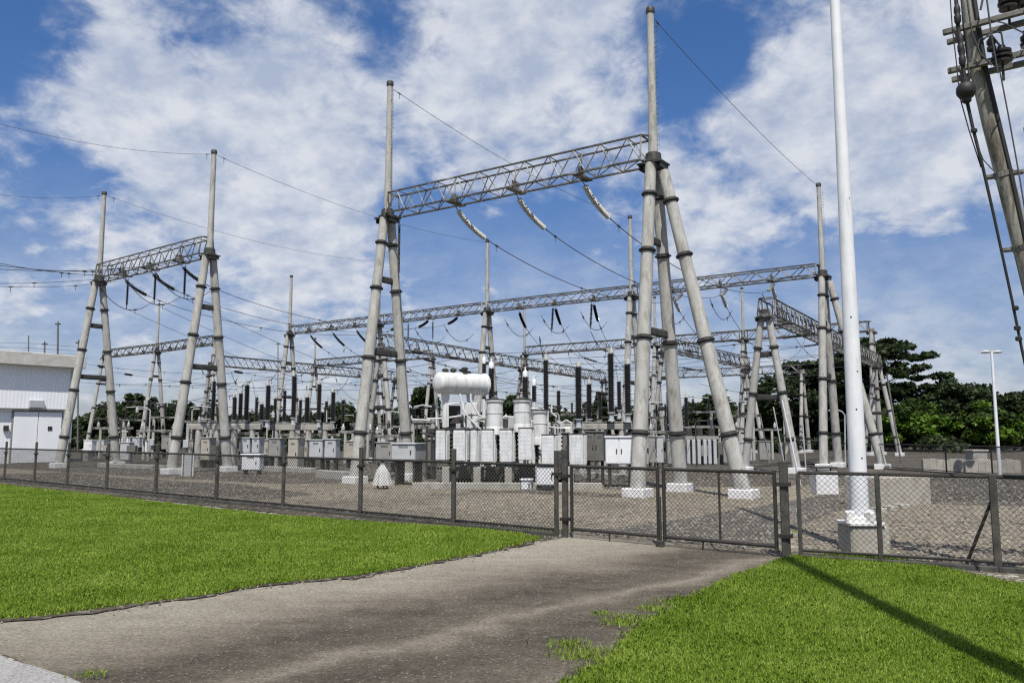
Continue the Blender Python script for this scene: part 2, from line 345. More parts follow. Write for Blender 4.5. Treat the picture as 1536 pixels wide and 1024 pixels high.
for L in (px([(-30,932),(0,929),(60,925),(180,909),(300,894),(400,876),(520,865),(640,845),(760,821),(806,808)]), px([(850,1036),(866,1030),(928,990),(962,952),(1002,927),(1062,893),(1112,868),(1190,841)]), px([(1190,839),(1262,836),(1340,842),(1420,859),(1536,883)])):
    for a, b in zip(L[:-1], L[1:]):
        k = int(math.dist(a, b)*900); t_ = rng.random(k); off = rng.normal(size=k)*.055+.05*np.sin(t_*math.dist(a, b)*9)*np.sin(t_*23)
        d_ = np.array(b)-np.array(a); d_ = d_/np.linalg.norm(d_)
        tf.append(np.array(a)+t_[:, None]*(np.array(b)-np.array(a))+off[:, None]*np.array([-d_[1], d_[0]]))
gp.append(blades(np.concatenate(tf), .015, .05, .0032))
np_mesh('grass', np.concatenate(gp), 5, M['grass'], 'stuff')
# loose stones
def stones(P, s0, s1):
    n = len(P); V = np.array([(1,0,0),(0,1,0),(-1,0,0),(0,-1,0),(0,0,1),(0,0,-.4)], float)
    T = [(0,1,4),(1,2,4),(2,3,4),(3,0,4)]
    s = (s0+(s1-s0)*rng.random(n)**2.5)[:, None, None]
    v = V[None]*s*(.6+.7*rng.random((n, 6, 3))); a = rng.random(n)*6.28
    c, sn = np.cos(a)[:, None], np.sin(a)[:, None]
    v = np.stack([v[..., 0]*c-v[..., 1]*sn, v[..., 0]*sn+v[..., 1]*c, v[..., 2]*.7], 2)
    v[..., 0] += P[:, :1]; v[..., 1] += P[:, 1:2]; v[..., 2] += .012
    return np.concatenate([v[:, t, :] for t in T], 1).reshape(-1, 3)
yard_poly = [(-22,32.4),(.88,13.8),(3.9,11.6),(10.6,8.3),(22,30),(10,40),(-22,45)]
sp = [stones(scatter(yard_poly, 42000, -22, 22, 8.3, 42, 1.9), .014, .050)]
dpoly = [Vector((*p, 0)) for p in drive]
sp.append(stones(scatter(dpoly, 1800, -8, 5, 4, 14, 1.5), .003, .011))
edge = []
for L in (px([(860,1030),(925,988),(960,950),(1000,927),(1060,895),(1110,870),(1190,841)]), px([(0,930),(180,911),(300,896),(400,878),(520,868),(640,849),(760,824),(830,806)]), px([(1190,838),(1340,838),(1420,852),(1560,875)])):
    for a, b in zip(L[:-1], L[1:]):
        k = int(math.dist(a, b)*110); t = rng.random(k)[:, None]
        edge.append(np.array(a)*(1-t)+np.array(b)*t+rng.normal(size=(k, 2))*.09)
sp.append(stones(np.concatenate(edge), .005, .024))
np_mesh('gravel', np.concatenate(sp), 3, M['stone'], 'stuff')
# ---------------------------------------------------------------- fences and gates
def on_line(a, b, xpix):                # where the vertical plane through image column xpix meets ground line a-b
    lo, hi = 0.0, 1.0; f = lambda t: (lambda p: 768+F*p.x/(p.y*CP-H*SP))(a.lerp(b, t))-xpix
    s = 1 if f(1) > f(0) else -1
    for _ in range(50):
        mid = (lo+hi)/2
        if f(mid)*s < 0: lo = mid
        else: hi = mid
    return a.lerp(b, (lo+hi)/2)
def chain(mb, a, b, z0, z1, pitch=.075, r=.0022):
    L = (b-a).length; d = (b-a)/L; hgt = z1-z0; n = int((L+hgt)/pitch)
    nrm = Vector((-d.y, d.x, 0))*.003
    for s in (1, -1):
        for i in range(-int(hgt/pitch)-1, n+1):
            x0 = i*pitch; za, zb = z0, z1; xa, xb = x0, x0+hgt
            if xa < 0: za += -xa; xa = 0
            if xb > L: zb -= xb-L; xb = L
            if xb-xa < .02: continue
            if s < 0: xa, xb = L-xa, L-xb
            mb.path([a+d*xa+UP*za+nrm*s, a+d*xb+UP*zb+nrm*s], r, 3, False)
def fence(name, label, pts, post_z, rail_z, post_w, mesh=True, post_mat='fpost', skip=(), brace=None, group=None, pr=.0022, pitch=.075):
    o = thing(name, label, 'fence', pts[0], group); rails = MB(); low = MB(); cm = MB()
    for i, p in enumerate(pts):
        if i in skip: continue
        m = MB(); zt = post_z[i] if hasattr(post_z, '__len__') else post_z
        w = post_w[i] if hasattr(post_w, '__len__') else post_w
        m.cbox(p+UP*(zt/2-.1), (w, w*.85, zt+.2), YAW, .012)
        po = m.build('post', M[post_mat], o, False)
        if zt > rail_z+.1:
            k = MB(); k.box(p+UP*(rail_z*.88), (w+.05, w*.85+.04, .05), YAW); k.build('clamp_band', M['fence'], po, False)
    for a, b in zip(pts[:-1], pts[1:]):
        d = (b-a).normalized(); e = d*(.0)
        rails.tube(a+UP*rail_z+e, b+UP*rail_z, .024, n=7); low.tube(a+UP*.12, b+UP*.12, .02, n=6)
        low.tube(a+UP*.03, b+UP*.03, .012, n=5)
        if mesh: chain(cm, a, b, .08, rail_z, pitch, pr)
    ft = MB()
    for a, b in zip(pts[:-1], pts[1:]): ft.cbox((a+b)/2+UP*.02, ((b-a).length, .09, .10), math.atan2((b-a).y, (b-a).x), .01)
    ft.build('footing_strip', M['fpost'], o, False)
    rails.build('top_rail', M['fence'], o); low.build('bottom_rail', M['fence'], o)
    if mesh: cm.build('chain_mesh', M['chain'], o, False)
    if brace:
        m = MB(); m.tube(brace[0], brace[1], .022, n=6); m.build('brace', M['fence'], o)
    return o
cols = [6,51,100,159,233,324,424,540,680]
FLp = [FL]+[on_line(FL, GP1, c) for c in cols]+[GP1+Vector((-.14,.11,0))]
fence('chain_link_fence', 'long chain link fence with grey posts along the left lawn', FLp, 1.42, 1.17, [.08,.075,.075,.08,.085,.09,.09,.075,.085,.085,.07], pr=.0042)
ends = [on_line(GP2+Vector((.15,-.06,0)), FR, c) for c in (1322,1498)]
r1 = Vector(ends[1]); br = (r1+UP*.93, on_line(GP2, FR, 1446)+N*.25+UP*.05)
fence('chain_link_fence', 'chain link fence right of the gate with a diagonal brace at its corner post', [GP2+Vector((.17,-.08,0)), ends[0], ends[1], FR], [1.16,1.16,1.2,1.2], 1.165, [.05,.06,.085,.08], brace=br, pr=.0030)
for p, w, lab in ((GP1, .092, 'square gate post between the left fence and the shorter gate leaf'), (GP2, .105, 'thick dark gate post at the corner of the right lawn')):
    o = thing('gate_post', lab, 'post', p, 'gate posts')
    m = MB(); m.cbox(p+UP*.62, (w, w*.9, 1.64 if p is GP1 else 1.4), YAW, .015); m.build('shaft', M['fpost'], o, False)
    for z in (.3, 1.0): m = MB(); m.box(p+UP*z, (w+.05, w*.9+.05, .05), YAW); m.build('hinge_band', M['fence'], o, False)
def gate(label, a, b, stiles, lat):
    o = thing('gate_leaf', label, 'gate', a, 'leaves of the double gate'); d = (b-a).normalized(); fr = MB()
    for z in (.15, 1.16): fr.tube(a+UP*z, b+UP*z, .026, n=8)
    for p in (a, b): fr.tube(p+UP*.10, p+UP*1.19, .028, n=8)
    fr.build('frame', M['fence'], o)
    for c in stiles:
        p = a.lerp(b, c); m = MB(); m.tube(p+UP*.15, p+UP*1.16, .016, n=6); m.build('stile', M['fence'], o)
    m = MB(); chain(m, a+d*.03, b-d*.03, .16, 1.15, .07, .0036); m.build('chain_mesh', M['chain'], o, False)
    m = MB(); p = a.lerp(b, lat); m.tube(p+UP*.005, p+UP*.15, .014, n=6); m.build('drop_bolt', M['fence'], o)
    return o
gm = on_line(GP1, GP2, 993)
dd = (GP2-GP1).normalized()
gate('shorter left leaf of the chain link double gate', GP1+dd*.13, gm-dd*.05, (), .45)
gate('longer right leaf of the chain link gate with a middle stile', gm+dd*.05, GP2-dd*.13, (.52,), .36)
m = MB(); o = thing('gate_stop', 'black latch block at the foot where the two gate leaves meet', 'latch', gm+N*-.06)
m.cbox(gm+N*-.06+UP*.05, (.12,.08,.10), YAW); m.build('block', M['dsteel'], o, False)
m = MB(); m.tube(gm+N*-.04+UP*.05, gm+N*-.04+UP*.75, .02, n=6); m.build('bolt_rod', M['dsteel'], o)
# far fence
far = [Z(1196,705,46), Z(1300,706,40), Z(1420,708,34.5), Z(1489,714,31)]
far = [Vector((p.x, p.y, 0)) for p in far]
fence('boundary_fence', 'low far boundary fence in front of the right hand trees', far, 1.22, 1.2, .06, post_mat='fence', pitch=.14, pr=.003)
fence('boundary_fence', 'dark returning fence panel beside the small lamp pole', [far[-1], Vector((19.5,26,0)), Vector((22,22,0))], 1.22, 1.2, .06, post_mat='fence', pitch=.06, pr=.005)
# ---------------------------------------------------------------- gantries
def truss(p, q, zb, zt, half=.38, seg=1.0, rc=.038, rb=.022):
    m = MB(); d = (q-p); L = d.length; d.normalize(); n = Vector((-d.y, d.x, 0)); k = max(3, int(L/seg))
    a0 = p+d*.25; S = L-.5; P = []
    for i in range(k+1):
        c = a0+d*(S*i/k)
        P.append((c+n*half+UP*zb, c-n*half+UP*zb, c+n*half*.75+UP*zt, c-n*half*.75+UP*zt))
    for j in range(4): m.tube(P[0][j], P[-1][j], rc if j < 2 else rc*.9, n=4)
    for i in range(k):
        A, B = P[i], P[i+1]; mid = [(A[j]+B[j])/2 for j in range(4)]
        for s in (0, 1):
            m.tube(A[s], mid[s+2], rb, n=4); m.tube(mid[s+2], B[s], rb, n=4)
        m.tube(A[0], B[1], rb*.8, n=4); m.tube(A[1], A[0], rb*.8, n=4)
        m.tube(mid[2], mid[3], rb*.8, n=4)
    for i in (0, k):
        for a, b in ((0,1),(2,3),(0,2),(1,3)): m.tube(P[i][a], P[i][b], rb*1.4, n=4)
    for i, e in ((0, p), (k, q)):
        for j in range(4): m.tube(P[i][j], Vector((e.x, e.y, P[i][j].z)), rb*1.5, n=4)
    m.nch = 24; return m
def gantry(name, label, posts, zb, zt, r=(.215,.165), group=None, skipbay=(), plates=(.24,.5,.76), collars=(.17,.45,.72,.9), seg=1.0, n=14, plinth=True, half=.38, bolts=True, axis=None, cat='gantry', rc=.038, rb=.022):
    """posts: dict(x, y, s = half spread of the A-legs, spike = height, brace = (dx, dy) of a raking end leg)"""
    o0 = Vector((posts[0]['x'], posts[0]['y'], 0)); o = thing(name, label, cat, o0, group); A = axis or N
    for P in posts:
        c = Vector((P['x'], P['y'], 0)); s = P.get('s', 1.3); top = zb-.12
        legs = [(c-A*s, c-A*.17), (c+A*s, c+A*.17)]
        if P.get('brace'):
            bx = Vector((*P['brace'], 0)); legs.append((c+bx, c+bx.normalized()*.32-UP*.25))
        for base, tp in legs:
            a = Vector((base.x, base.y, .1)); b = Vector((tp.x, tp.y, top+tp.z))
            m = MB(); m.path([a, a.lerp(b, .5), b], [r[0], (r[0]+r[1])/2, r[1]], n); lg = m.build('leg', M['pole'], o)
            ax = (b-a).normalized()
            for t in collars:
                q = a.lerp(b, t); rr = r[0]+(r[1]-r[0])*t; m = MB()
                m.lathe(q, [(rr-.01,-.07),(rr+.014,-.07),(rr+.016,-.02),(rr+.07,-.02),(rr+.07,.02),(rr+.016,.02),(rr+.014,.07),(rr-.01,.07)], n, ax)
                m.build('collar', M['dsteel'], lg)
            if plinth:
                m = MB(); m.cbox(Vector((base.x, base.y, .11)), (r[0]*2+.22, r[0]*2+.22, .26), YAW, .02); m.build('plinth', M['wplinth'], o, False)
        for t in (.48, .76):
            m = MB(); a = legs[0][0].lerp(legs[0][1], t); b = legs[1][0].lerp(legs[1][1], t); z = top*t
            for k in (-.09, .09): m.tube(Vector((a.x, a.y, z+k)), Vector((b.x, b.y, z+k)), .035, n=6)
            m.cbox((a+b)/2+UP*z, (.10, (b-a).length*.98, .17), math.atan2((b-a).y, (b-a).x)-math.pi/2)
            m.build('strut', M['dsteel'], o)
        m = MB(); m.box(c+UP*(top+.02), (.78, .62, .05), YAW)
        m.lathe(c+UP*(top+.045), [(.34,0),(.34,.05),(.25,.06),(.23,.3),(.17,.34)], n); m.box(c+UP*(top-.1), (.5,.4,.12), YAW)
        for k in (-1, 1): m.box(c+U*(.34*k)+UP*(top-.05), (.04,.5,.2), YAW)
        m.build('head_plate', M['dsteel'] if P.get('spike') else M['steel'], o, False)
        if P.get('spike'):
            m = MB(); r0 = r[0]*.66; m.path([c+UP*(top+.3), c+UP*P['spike']], [r0, r0*.72], n)
            sp = m.build('spike', M['pole'], o)
            m = MB(); m.lathe(c+UP*(P['spike']-.02), [(r0*.8,-.06),(r0*.95,-.05),(r0*.95,.08),(r0*.75,.12),(.02,.13)], n); m.build('cap', M['dsteel'], sp)
            if bolts:
                m = MB(); z = top+.6
                e = U*1
                while z < P['spike']-.3:
                    m.tube(c+e*r0*.7+UP*z, c+e*(r0+.07)+UP*z, .008, n=4); z += .16
                m.tube(c+e*(r0+.07)+UP*(top+.5), c+e*(r0+.06)+UP*(P['spike']-.35), .004, n=3)
                m.build('step_bolts', M['steel'], sp)
    for i in range(len(posts)-1):
        if i in skipbay: continue
        p = Vector((posts[i]['x'], posts[i]['y'], 0)); q = Vector((posts[i+1]['x'], posts[i+1]['y'], 0))
        tm = truss(p, q, zb, zt, half, seg, rc, rb); tb = tm.build('truss_beam', M['steel'], o, False)
        tb.data.materials.append(M['chord'])
        for f_ in tb.data.polygons[:tm.nch]: f_.material_index = 1
        d = (q-p).normalized(); nn = Vector((-d.y, d.x, 0))
        for t in plates:
            c = p.lerp(q, t); m = MB(); m.box(c+UP*(zb-.03), (.26, half*2+.16, .05), math.atan2(d.y, d.x))
            m.box(c+UP*(zb+.14), (.05, half*1.0, .28), math.atan2(d.y, d.x)); m.tube(c+UP*(zb+.2), c+UP*(zt-.02), .03, n=4)
            m.build('yoke_plate', M['steel'], tb, False)
    return o
def t_at(p, q, z, xp):
    return min((i/400 for i in range(401)), key=lambda t: abs((lambda c: 768+F*c.x/(c.y*CP+(z-H)*SP))(p.lerp(q, t))-xp))
V2 = lambda x, y, **k: dict(x=x, y=y, **k)
G1L, G1R = Vector((-4.62,29.0,0)), Vector((4.2,23.0,0))
G1T = [t_at(G1L, G1R, 9.7, x) for x in (682,773,873)]
gantry('portal_gantry', 'nearest and tallest lattice portal on concrete A-frames behind the gate', [V2(G1L.x,G1L.y,s=1.32,spike=14.85), V2(G1R.x,G1R.y,s=1.35,spike=14.45,brace=(1.95,-1.45))], 9.72, 10.5, seg=.95, plates=G1T)
L1, L2 = Vector((-21.8,41.6,0)), Vector((-13.6,35.3,0))
gantry('portal_gantry', 'lattice portal on two concrete A-frames beside the white building', [V2(L1.x,L1.y,s=1.45,spike=14.45), V2(L2.x,L2.y,s=1.35,spike=14.45)], 9.72, 10.5, collars=(.15,.4,.62,.85))
B1, B15, B2, B3, B4 = (Vector((x, y, 0)) for x, y in ((-18.1,64.6),(-9.9,58.6),(-1.65,52.5),(7.03,46.5),(15.9,40.3)))
gantry('portal_gantry', 'long four bay lattice portal spanning behind the transformer', [V2(b.x,b.y,s=1.3,spike=14.5,**({'brace': (1.95,-1.35)} if b is B4 else {})) for b in (B1,B15,B2,B3,B4)], 9.75, 10.32, n=10, seg=1.25, rc=.048, rb=.028)
gantry('portal_gantry', 'distant two bay lattice portal seen through the left A-frames', [V2(-43.5,85,s=1.3,spike=14.5), V2(-35.2,78.9,s=1.3,spike=14.5), V2(-26.6,71.7,s=1.3)], 9.75, 10.5, n=8, seg=1.4, bolts=False, rc=.06, rb=.036)
gantry('portal_gantry', 'distant lattice portal seen low behind the thick right hand A-frame', [V2(1.3,83.4,s=1.3,spike=15.4), V2(13.5,74.8,s=1.3,spike=14.5), V2(20.4,70,s=1.3,spike=14.5), V2(29,64,s=1.3)], 9.9, 10.7, n=8, seg=1.6, bolts=False, rc=.06, rb=.036)
gantry('portal_gantry', 'farthest thin lattice portal just above the trees left of centre', [V2(-24,97,s=1.3,spike=13.2), V2(-15.7,91,s=1.3), V2(-8.6,85.8,s=1.3)], 9.8, 10.6, n=8, seg=1.5, bolts=False, rc=.06, rb=.036)
bus = dict(rc=.048, rb=.028, plinth=True, n=10, cat='gantry', bolts=False)
BA0, BA1 = Vector((11.3,35.4,0)), Vector((28.6,62.5,0))
gantry('busbar_gantry', 'low busbar gantry running away to the right past the white mast', [V2(BA0.x,BA0.y,s=1.15), V2(BA1.x,BA1.y,s=1.3)], 6.95, 7.75, r=(.19,.15), seg=.9, axis=U, plates=(.1,.25,.4,.6,.75,.9), collars=(.2,.5,.8), half=.4, **bus)
BB0, BB1 = Vector((-8.0,48.7,0)), Vector((9.2,80,0))
gantry('busbar_gantry', 'low busbar gantry receding behind the conservator tank of the transformer', [V2(BB0.x,BB0.y,s=1.15), V2(.9,64.9,s=1.2), V2(BB1.x,BB1.y,s=1.2)], 6.95, 7.75, r=(.18,.14), seg=1.1, axis=U, plates=(.2,.4,.6,.8), **bus)
BC0, BC1 = Vector((-23.4,62,0)), Vector((-11.5,79,0))
gantry('busbar_gantry', 'low busbar gantry between the left portal and the near A-frame', [V2(BC0.x,BC0.y,s=1.2), V2(BC1.x,BC1.y,s=1.2)], 6.95, 7.75, r=(.18,.14), seg=1.2, axis=U, **bus)
BD0, BD1 = Vector((9.5,49.5,0)), Vector((18.4,62.6,0))
gantry('busbar_gantry', 'short low busbar gantry glimpsed between the right A-frame legs', [V2(BD0.x,BD0.y,s=1.1), V2(BD1.x,BD1.y,s=1.2)], 6.85, 7.6, r=(.17,.14), seg=1.1, axis=U, **bus)
gantry('busbar_gantry', 'low busbar gantry crossing far behind the right bus posts', [V2(14,81,s=1.2), V2(26.3,72.4,s=1.2)], 7.2, 7.9, r=(.18,.14), seg=1.4, **bus)
# ---------------------------------------------------------------- insulator strings and overhead wires
def sagp(a, b, sag, n, dr=0.0):
    L = (b-a).length
    return [a.lerp(b, i/n)-UP*(4*sag*(i/n)*(1-i/n)+dr*(1-math.exp(-i/n*L/.7))*(1-math.exp(-(1-i/n)*L/.7))) for i in range(n+1)]
def at_len(pts, s):
    for p, q in zip(pts[:-1], pts[1:]):
        d = (q-p).length
        if s <= d: return p.lerp(q, s/d)
        s -= d
    return pts[-1]
def cut(pts, s0, s1, step):
    k = max(2, int((s1-s0)/step)); return [at_len(pts, s0+(s1-s0)*i/k) for i in range(k+1)]
def plen(pts): return sum((b-a).length for a, b in zip(pts[:-1], pts[1:]))
def string(pts, label, mat, group, r=.10, pitch=.09, cat='insulator'):
    o = thing('insulator_string', label, cat, pts[0], group); L = plen(pts); n = max(4, int((L-.3)/pitch))
    m = MB(); Q = []; Rr = []
    for i in range(n):
        s = .2+(L-.4)*i/n; w = (L-.4)/n
        for f, rr in ((0,.038),(.30,.04),(.42,r),(.60,r*.9),(.70,.045)): Q.append(at_len(pts, s+w*f)); Rr.append(rr)
    m.path(Q, Rr, 10); m.build('disc_stack', mat, o)
    for q, w in (([pts[0], at_len(pts, .22)], .016), ([at_len(pts, L-.22), pts[-1]], .022)): m = MB(); m.path(q, w, 5); m.build('end_fitting', M['dsteel'], o)
    return o
def wire(pts, label, r, cat='wire', group=None, name='overhead_wire', marks=()):
    o = thing(name, label, cat, pts[0], group); m = MB(); m.path(pts, r, 4); m.build('strand', M['wire'], o)
    for s in marks:
        p = at_len(pts, s); q = at_len(pts, s+.25); m = MB(); m.path([p, p.lerp(q,.3), p.lerp(q,.7), q], [r*1.1, r*2.2, r*2.2, r*1.1], 6)
        m.tube(p.lerp(q,.5), p.lerp(q,.5)-UP*.22, .012, n=4); m.build('clamp', M['dsteel'], o)
    return o
ORD = ['left', 'middle', 'right']
def phase_span(a0, a1, b0, b1, sag, ls, where, mat, tgt, tts=(.24,.5,.76), zA=9.62, zB=9.68, rw=.016, far_string=True, sl=1.75, dr=.55):
    for k, t in enumerate(tts):
        a = a0.lerp(a1, t)+UP*zA; b = b0.lerp(b1, t)+UP*zB; pts = sagp(a, b, sag, 160, dr); L = plen(pts)
        # the string hangs a little steeper than the wire: kink at its end
        string(cut(pts, .05, sl, .08), f'{ORD[k]} of the three slanting insulator strings under {where}', mat, f'tension strings under {where}')
        if far_string: string(cut(pts, L-1.5, L-.05, .08), f'{ORD[k]} of three insulator strings ending on {tgt}', mat, f'strings ending on {tgt}')
        wire(cut(pts, sl-.06, L-(1.45 if far_string else .1), .5), f'{ORD[k]} conductor sagging away from {where}', rw, group=f'conductors from {where}', marks=(.5, L*.33))
phase_span(G1L, G1R, B3, B4, 1.1, 0, 'the nearest portal beam', M['wporc'], 'the right bay of the long portal', tts=G1T, sl=2.2, dr=.5)
phase_span(L1, L2, B15, B2, 1.2, 0, 'the left portal beam', M['porc'], 'the middle bay of the long portal')
CW = [Vector((13.5,74.8,0)), Vector((20.4,70,0)), Vector((29,64,0))]
phase_span(B2, B3, CW[0]+Vector((-5,4,0)), CW[0]+Vector((1,-1,0)), 2.6, 0, 'the centre bay of the long portal', M['porc'], 'the far right portal', zB=9.8, far_string=False, sl=1.9)
phase_span(B3, B4, CW[1], CW[2], 2.4, 0, 'the right hand bay of the long portal', M['wporc'], 'the far right portal end', zB=9.8, far_string=False, sl=1.7)
phase_span(B1, B15, B1+N*24, B15+N*24, 2.2, 0, 'the left bay of the long portal', M['porc'], 'the yard behind', zB=7.5, far_string=False, sl=1.9)
def vstring(p, l, label, mat, group, lean=Vector((0,0,0)), r=.085, drop=None):
    q = p-UP*l+lean; string([p, p.lerp(q,.5), q], label, mat, group, r=r, pitch=.085)
    if drop is not None: wire(sagp(q, drop, .15, 10), 'thin dropper wire below the '+label.replace('short ', ''), .011, group='dropper wires', name='dropper_wire')
for k, t in enumerate((.24,.5,.76)):
    p = L1.lerp(L2, t)+UP*9.6+N*.3
    vstring(p, 1.6, f'{ORD[k]} hanging insulator string under the left portal beam', M['porc'], 'hanging strings of the left portal', r=.075, drop=p+N*11-UP*4.6)
vstring(G1L+U*.62+UP*9.5, 2.2, 'thin string hanging beside the head of the near left A-frame', M['porc'], None, r=.045, drop=G1L+U*.5+N*.8+UP*2.2)
for k, t in enumerate((.5,.76)):
    p = B2.lerp(B3, t)+UP*9.65-N*.2
    vstring(p, 1.75, f'dark hanging string {("left of the middle conductor", "right of the middle conductor")[k]} behind the transformer', M['porc'], 'hanging strings of the long portal', lean=-N*.2, r=.09, drop=p-N*3-UP*6.2+U*.3)
for k, t in enumerate((.15,.38)):
    p = B15.lerp(B2, t+.15)+UP*9.65
    vstring(p, 1.5, f'pale hanging string {("nearer to", "farther from")[k]} the near left A-frame under the long portal', M['steel'], 'hanging strings of the long portal', r=.07)
for A_, B_, w in ((B15, B2, 'middle bay'), (B2, B3, 'bay behind the transformer'), (B3, B4, 'right bay')):
    for k, t in enumerate((.24,.5,.76)):
        p = A_.lerp(B_, t)+UP*9.6; a = p-N*1.5-UP*.75; b = p+N*1.6-UP*1.0
        wire(sagp(a, b, .8, 16), f'{ORD[k]} jumper loop slung under the {w} of the long portal', .02, group='jumper loops under the long portal', name='jumper_wire', marks=(.3, 2.6))
for k, t in enumerate((.24,.5,.76)):
    p = L1.lerp(L2, t)+UP*9.6; wire(sagp(p-N*1.3-UP*.4, p+N*1.7-UP*1.0, .9, 16), f'{ORD[k]} jumper loop slung under the left portal beam', .018, group='jumper loops under the left portal', name='jumper_wire', marks=(.3, 2.4))
p = B3.lerp(B4, .36)+UP*9.65
vstring(p, 1.75, 'pale hanging string right of the thick raking leg', M['wporc'], None, lean=U*.25, r=.10, drop=p-UP*4+U*.1)
# earth wires between spike tips
for a, za, b, zb, lab, sag in ((G1L,14.7,B3,14.4,'earth wire from the near left spike to the long portal', .5), (G1R,14.3,B4,14.4,'earth wire from the tallest spike down to the right end spike', .25), (L1,14.35,B15,14.4,'earth wire from the outer left spike toward the near A-frame', .6), (L2,14.35,B2,14.4,'earth wire from the inner left spike to the long portal', .6)):
    wire(sagp(a+UP*za+N*.15, b+UP*zb, sag, 24), lab, .0095, group='earth wires', marks=(.25,))
for a, za, e, lab in ((L2, 14.35, Z(-120,150,26), 'earth wire leaving the inner left spike out of view'), (L1, 14.35, Z(-150,262,33), 'earth wire leaving the outer left spike out of view')):
    wire(sagp(a+UP*za, e, .5, 16), lab, .009, group='earth wires', marks=(.25,))
for k, (t, y0) in enumerate(((.24,370),(.5,388),(.76,405))):
    a = L1.lerp(L2, t)+UP*9.7; e = Z(-160, y0-18, 30-k*1.5)
    wire(sagp(a, e, .45, 18), f'{("upper","middle","lower")[k]} incoming conductor left of the left portal', .017, group='incoming conductors', marks=(3.0, 3.4))
for k, (t, y0) in enumerate(((.3,416),(.7,420))):
    a = L1.lerp(L2, t)+UP*9.2-N*.6; e = Z(-160, y0-2, 31)
    wire(sagp(a, e, .35, 18), f'{("higher","lower")[k]} of the two lowest incoming wires beside the left portal', .012, group='incoming conductors', marks=(2.0, 5.0, 6.5))
# strung busbars between the low gantries
BUSN = ['nearest', 'second', 'third', 'fourth', 'fifth', 'farthest']
for k, t in enumerate((.1,.25,.4,.6,.75,.9)):
    a = BB0.lerp(BB1, t*.8)+UP*6.9; b = BA0.lerp(BA1, t)+UP*6.9; pts = sagp(a, b, .55, 24); L = plen(pts)
    wire(pts, f'{BUSN[k]} strung busbar wire between the two long low gantries', .017, group='strung busbars', marks=(4, L*.5, L-4))
    for e, w in ((cut(pts, .1, 1.4, .2), 'tank side'), (cut(pts, L-1.4, L-.1, .2), 'mast side')):
        string(e, f'{BUSN[k]} busbar string at the {w}', M['porc'], 'busbar strings', r=.075, pitch=.1)
for k, t in enumerate((.15,.38,.62,.85)):
    a = BC0.lerp(BC1, t)+UP*6.9; b = BB0.lerp(BB1, t*.6)+UP*6.9; pts = sagp(a, b, .5, 20); L = plen(pts)
    wire(pts, f'{BUSN[k]} strung busbar wire left of the near A-frame', .017, group='strung busbars', marks=(3, L*.6))
    a2 = BC0.lerp(BC1, t)+UP*6.9; b2 = a2-U*24-UP*.2
    wire(sagp(a2, b2, .6, 20), f'{BUSN[k]} strung busbar wire behind the left portal legs', .017, group='strung busbars', marks=(3, 9, 15))
# drop loops of bare wire from the busbars to the equipment below
LOOPS = [((905,505),(945,560),46,'above the transformer bushings'), ((1020,420),(985,500),44,'beside the thick raking leg'), ((780,545),(803,590),40,'over the white turrets'), ((850,515),(868,552),40,'above the tall black column'), ((500,560),(545,600),50,'left of the near A-frame'),
         ((430,575),(400,590),46,'over the left switch columns'), ((520,515),(485,560),52,'between the left columns and the long portal'), ((610,545),(660,580),48,'beside the conservator tank'), ((1100,520),(1060,560),50,'under the short busbar gantry'), ((360,560),(320,590),48,'by the inner left leg')]
for a, b, Y, w in LOOPS:
    wire(sagp(Z(*a, Y), Z(*b, Y-2), .55, 14), 'slack jumper loop '+w, .014, group='jumper loops', name='jumper_wire', marks=(.4,))
# ---------------------------------------------------------------- column insulators on concrete equipment frames
def frame(label, pxs, y0, y1, Y, nlegs, ground_to=0, mat='conc'):
    a, b = Z(pxs[0], (y0+y1)/2, Y), Z(pxs[1], (y0+y1)/2, Y); h = (y1-y0)*Y/F; z = a.z
    o = thing('equipment_frame', label, 'support frame', (a.x, a.y, 0), 'concrete equipment frames')
    m = MB(); c = (a+b)/2; m.cbox(c, ((b-a).length, .34, h), 0, .02); m.build('cross_beam', M[mat], o, False)
    for i in range(nlegs):
        q = a.lerp(b, (i+.5)/nlegs); m = MB(); m.path([Vector((q.x, q.y, -.05)), Vector((q.x, q.y, z-h/2))], [.17,.15], 12); m.build('leg', M['pole'], o)
    m = MB(); m.tube(a+UP*(h/2+.03)+Vector((0,-.1,0)), b+UP*(h/2+.03)+Vector((0,-.1,0)), .03, n=6)
    for i in range(nlegs*2): q = a.lerp(b, (i+.5)/nlegs/2); m.cbox(q+UP*(h/2+.05), (.3,.34,.07), 0)
    m.build('channel', M['steel'], o, False)
    return o
frame('concrete frame carrying the black columns behind the inner left leg', (285,392), 635, 644, 41, 4)
frame('concrete frame carrying the black columns left of the near A-frame', (402,500), 636, 645, 42, 4)
frame('concrete frame carrying the black columns right of the transformer', (828,948), 635, 644, 33, 4)
